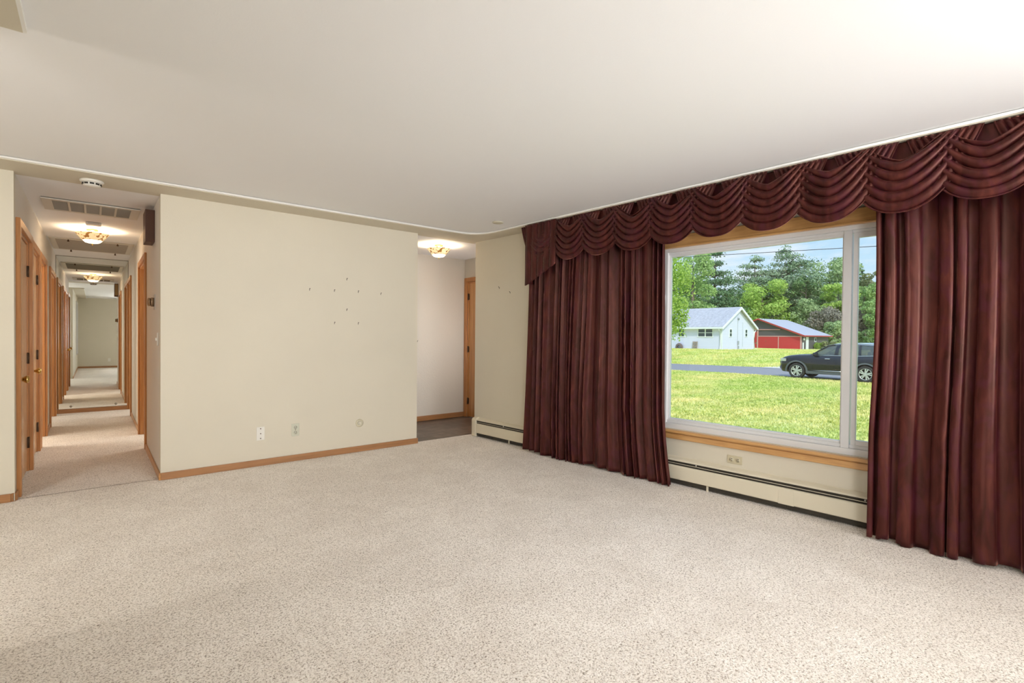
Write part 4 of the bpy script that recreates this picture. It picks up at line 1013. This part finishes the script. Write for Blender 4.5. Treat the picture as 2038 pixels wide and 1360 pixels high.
for sg in (1, -1):
    mb = at(MC); mb.tube([(2.36, sg*.86, 1.18), (2.02, sg*.81, 1.41), (1.64, sg*.70, 1.66), (1.35, sg*.68, 1.72)], .028, 8); part('windshield_pillar', mb, PAINT, car)
    mb = at(MC); mb.tube([(-.85, sg*.66, 1.66), (-.6, sg*.675, 1.745), (.3, sg*.69, 1.80), (1.1, sg*.69, 1.79), (1.4, sg*.68, 1.73)], .020, 8); part('roof_rail', mb, CHROME, car)
    mb = at(MC); mb.tube([(2.30, sg*.902, 1.195), (1.2, sg*.912, 1.20), (.2, sg*.912, 1.21), (-.45, sg*.90, 1.24), (-.72, sg*.86, 1.38)], .010, 6); part('window_trim', mb, CHROME, car)
    mb = at(MC); mb.tube([(2.20, sg*.985, .445), (.75, sg*.985, .445)], .016, 6); part('side_molding', mb, CHROME, car)
    mb = at(MC); s0, s1 = sorted((sg*.93, sg*.992)); mb.box(.47, 2.51, s0, s1, .27, .41); part('sill_cladding', mb, CLAD, car)
    for c in (0, WB):
        mb = at(MC); pts = []
        for k in range(17):
            a = math.radians(-8 + 196*k/16); pts.append((c + .455*math.cos(a), .455*math.sin(a)+WR, c + .535*math.cos(a), .52*math.sin(a)+WR))
        for p, q in zip(pts, pts[1:]):
            i = [mb.pt((p[0], sg*1.0, max(p[1], .30))), mb.pt((p[2], sg*.985, max(p[3], .30))), mb.pt((q[2], sg*.985, max(q[3], .30))), mb.pt((q[0], sg*1.0, max(q[1], .30)))]
            mb.face(i)
        part('wheel_arch_cladding', mb, CLAD, car, solid=.012)
    mb = at(MC); mb.prism([(3.50, .98*sg), (3.80, .845*sg), (3.915, .62*sg), (3.83, .60*sg), (3.5, .90*sg)][::sg], .84, .98, 'z'); part('headlight', mb, plain('lamp_glass', (.55, .55, .55), .1, .3), car, bevel=.01)
    mb = at(MC); a, b2 = sorted((sg*.905, sg*1.07)); mb.box(2.0, 2.2, a, b2, 1.17, 1.32); part('wing_mirror', mb, PAINT, car, bevel=.03)
    for x in (1.46, .42): mb = at(MC); a, b2 = sorted((sg*.965, sg*1.0)); mb.box(x, x+.22, a, b2, 1.02, 1.05); part('door_handle', mb, CHROME, car, bevel=.01)
    for x in (2.28, 1.25, .33): mb = at(MC); a, b2 = sorted((sg*.984, sg*.988)); mb.box(x-.006, x+.006, a, b2, .44, .92); part('door_gap', mb, BLACK, car)
    mb = at(MC); a, b2 = sorted((sg*.78, sg*.96)); mb.box(-1.08, -.80, a, b2, .86, 1.02); part('tail_light', mb, plain('red_lamp', (.45, .02, .02), .2), car, bevel=.02)
mb = at(MC); mb.box(3.88, 3.95, -.55, .55, .56, .82); part('grille', mb, CLAD, car)
for c in (0, WB): mb = at(MC); mb.box(c-.44, c+.44, -.80, .80, .40, .78); part('wheel_well', mb, BLACK, car)
for y in (-.4, .4):
    for x in (1.0, -.1): mb = at(MC); mb.box(x, x+.5, y-.27, y+.27, .6, .95); mb.box(x-.05, x+.12, y-.26, y+.26, .9, 1.42); mb.box(x-.03, x+.07, y-.12, y+.12, 1.42, 1.58); part('seat', mb, CLAD, car, bevel=.04)
for c, sg, in ((0, 1), (WB, 1), (0, -1), (WB, -1)):
    M = MC @ Matrix.Translation((c, sg*.85, WR)); 
    if sg < 0: M = M @ Matrix.Rotation(math.pi, 4, 'Z')
    mb = at(M); mb.lathe([(.265, -.11), (.36, -.125), (.385, -.09), (.385, .09), (.36, .125), (.272, .118), (.262, .08), (.262, -.11)], (0, 0, 0), 'y', 40, cap=False)
    wh = part('wheel', mb, TIRE, car)
    mb = at(M); mb.lathe([(.264, .06), (.268, .112), (.250, .118), (.244, .06)], (0, 0, 0), 'y', 40, cap=False); mb.lathe([(.07, .05), (.065, .098), (0, .102)], (0, 0, 0), 'y', 16)
    for k in range(10):     # five split, swept spokes
        a = 2*math.pi*(k//2)/5 + (k % 2)*.42
        A, B = a, a+.34; h0, h1 = .030, .034
        P = [(.055*math.cos(A-.5), .055*math.sin(A-.5)), (.255*math.cos(B-.11), .255*math.sin(B-.11)), (.255*math.cos(B+.11), .255*math.sin(B+.11)), (.055*math.cos(A+.5), .055*math.sin(A+.5))]
        mb.prism([(p[0], p[1]) for p in P], .078, .106, 'y')
    part('rim', mb, ALLOY, wh)
    mb = at(M); mb.lathe([(.245, .045), (0, .046)], (0, 0, 0), 'y', 24); part('brake_disc', mb, BLACK, wh)

# chandelier in the dining area: only its reflection shows in the pane
t = thing('chandelier', 'brass three armed chandelier whose lit bulbs reflect in the big pane', 'chandelier', (-1.75, 2.78, HC))
mb = MB(); mb.lathe([(.06, HC), (.05, HC-.03), (.008, HC-.04), (.008, 1.95), (.03, 1.93), (.04, 1.88), (.02, 1.84), (0, 1.82)], (-1.75, 2.78, 0), n=20); part('stem', mb, BRASS, t)
lamp('chandelier_light', 'POINT', (-1.75, 2.78, 2.06), 38, (1, .97, .92), .06)
BULB = glow('bulb_glow', (1, .80, .48), 30)
for k, a in enumerate((.2, 2.3, 4.4)):
    dx, dy = .22*math.cos(a), .22*math.sin(a)
    part('arm', MB().tube([(-1.75, 2.78, 1.88), (-1.75+dx*.5, 2.78+dy*.5, 1.82), (-1.75+dx, 2.78+dy, 1.86), (-1.75+dx, 2.78+dy, 1.92)], .008, 8), BRASS, t)
    part('light_bulb', MB().lathe([(.012, 1.92), (.028, 1.955), (.030, 1.98), (.018, 2.01), (0, 2.03)], (-1.75+dx, 2.78+dy, 0), n=16), BULB, t)

t = thing('added_floor_lamp', 'added brass torchiere, unseen behind the camera, under the ceiling fill light', 'floor lamp', (2.6, -1.2, 0))  # added stand for the upward fill light, out of view
part('base', MB().lathe([(.15, .0), (.15, .02), (.03, .04), (.012, .06)], (2.6, -1.2, 0), n=32), BRASS, t)
part('pole', MB().tube([(2.6, -1.2, .05), (2.6, -1.2, 1.70)], .012, 12), BRASS, t)
part('lamp_bowl', MB().lathe([(.02, 1.68), (.10, 1.72), (.18, 1.80), (.20, 1.83), (.195, 1.83), (.17, 1.805), (.09, 1.73), (0, 1.70)], (2.6, -1.2, 0), n=40), WHITE, t)

# added window frames, unseen behind the camera, set around the fill lights
def fill_window_frame(name, mb, label): struct(name, mb, PVC, label=label)
def ringbox(a0, a1, z0, z1, f, put):
    put(a0-f, a0, z0-f, z1+f); put(a1, a1+f, z0-f, z1+f); put(a0, a1, z1, z1+f); put(a0, a1, z0-f, z0); put((a0+a1)/2-.02, (a0+a1)/2+.02, z0, z1)
mb = MB(); ringbox(1.1, 3.5, .7, 2.3, .06, lambda a, b, c, d: mb.box(a, b, YR+.001, YR+.03, c, d)); fill_window_frame('fill_window_rear', mb, 'added white frame around the rear fill lights')
mb = MB(); ringbox(-2.0, -.4, .6, 2.2, .06, lambda a, b, c, d: mb.box(XL+.011, XL+.03, a, b, c, d)); fill_window_frame('fill_window_left', mb, 'added white frame around the left wall fill light')
mb = MB(); ringbox(-3.7, -1.1, .65, 2.25, .06, lambda a, b, c, d: mb.box(a, b, .601, .63, c, d)); fill_window_frame('fill_window_dining', mb, 'added white frame around the dining area fill light')
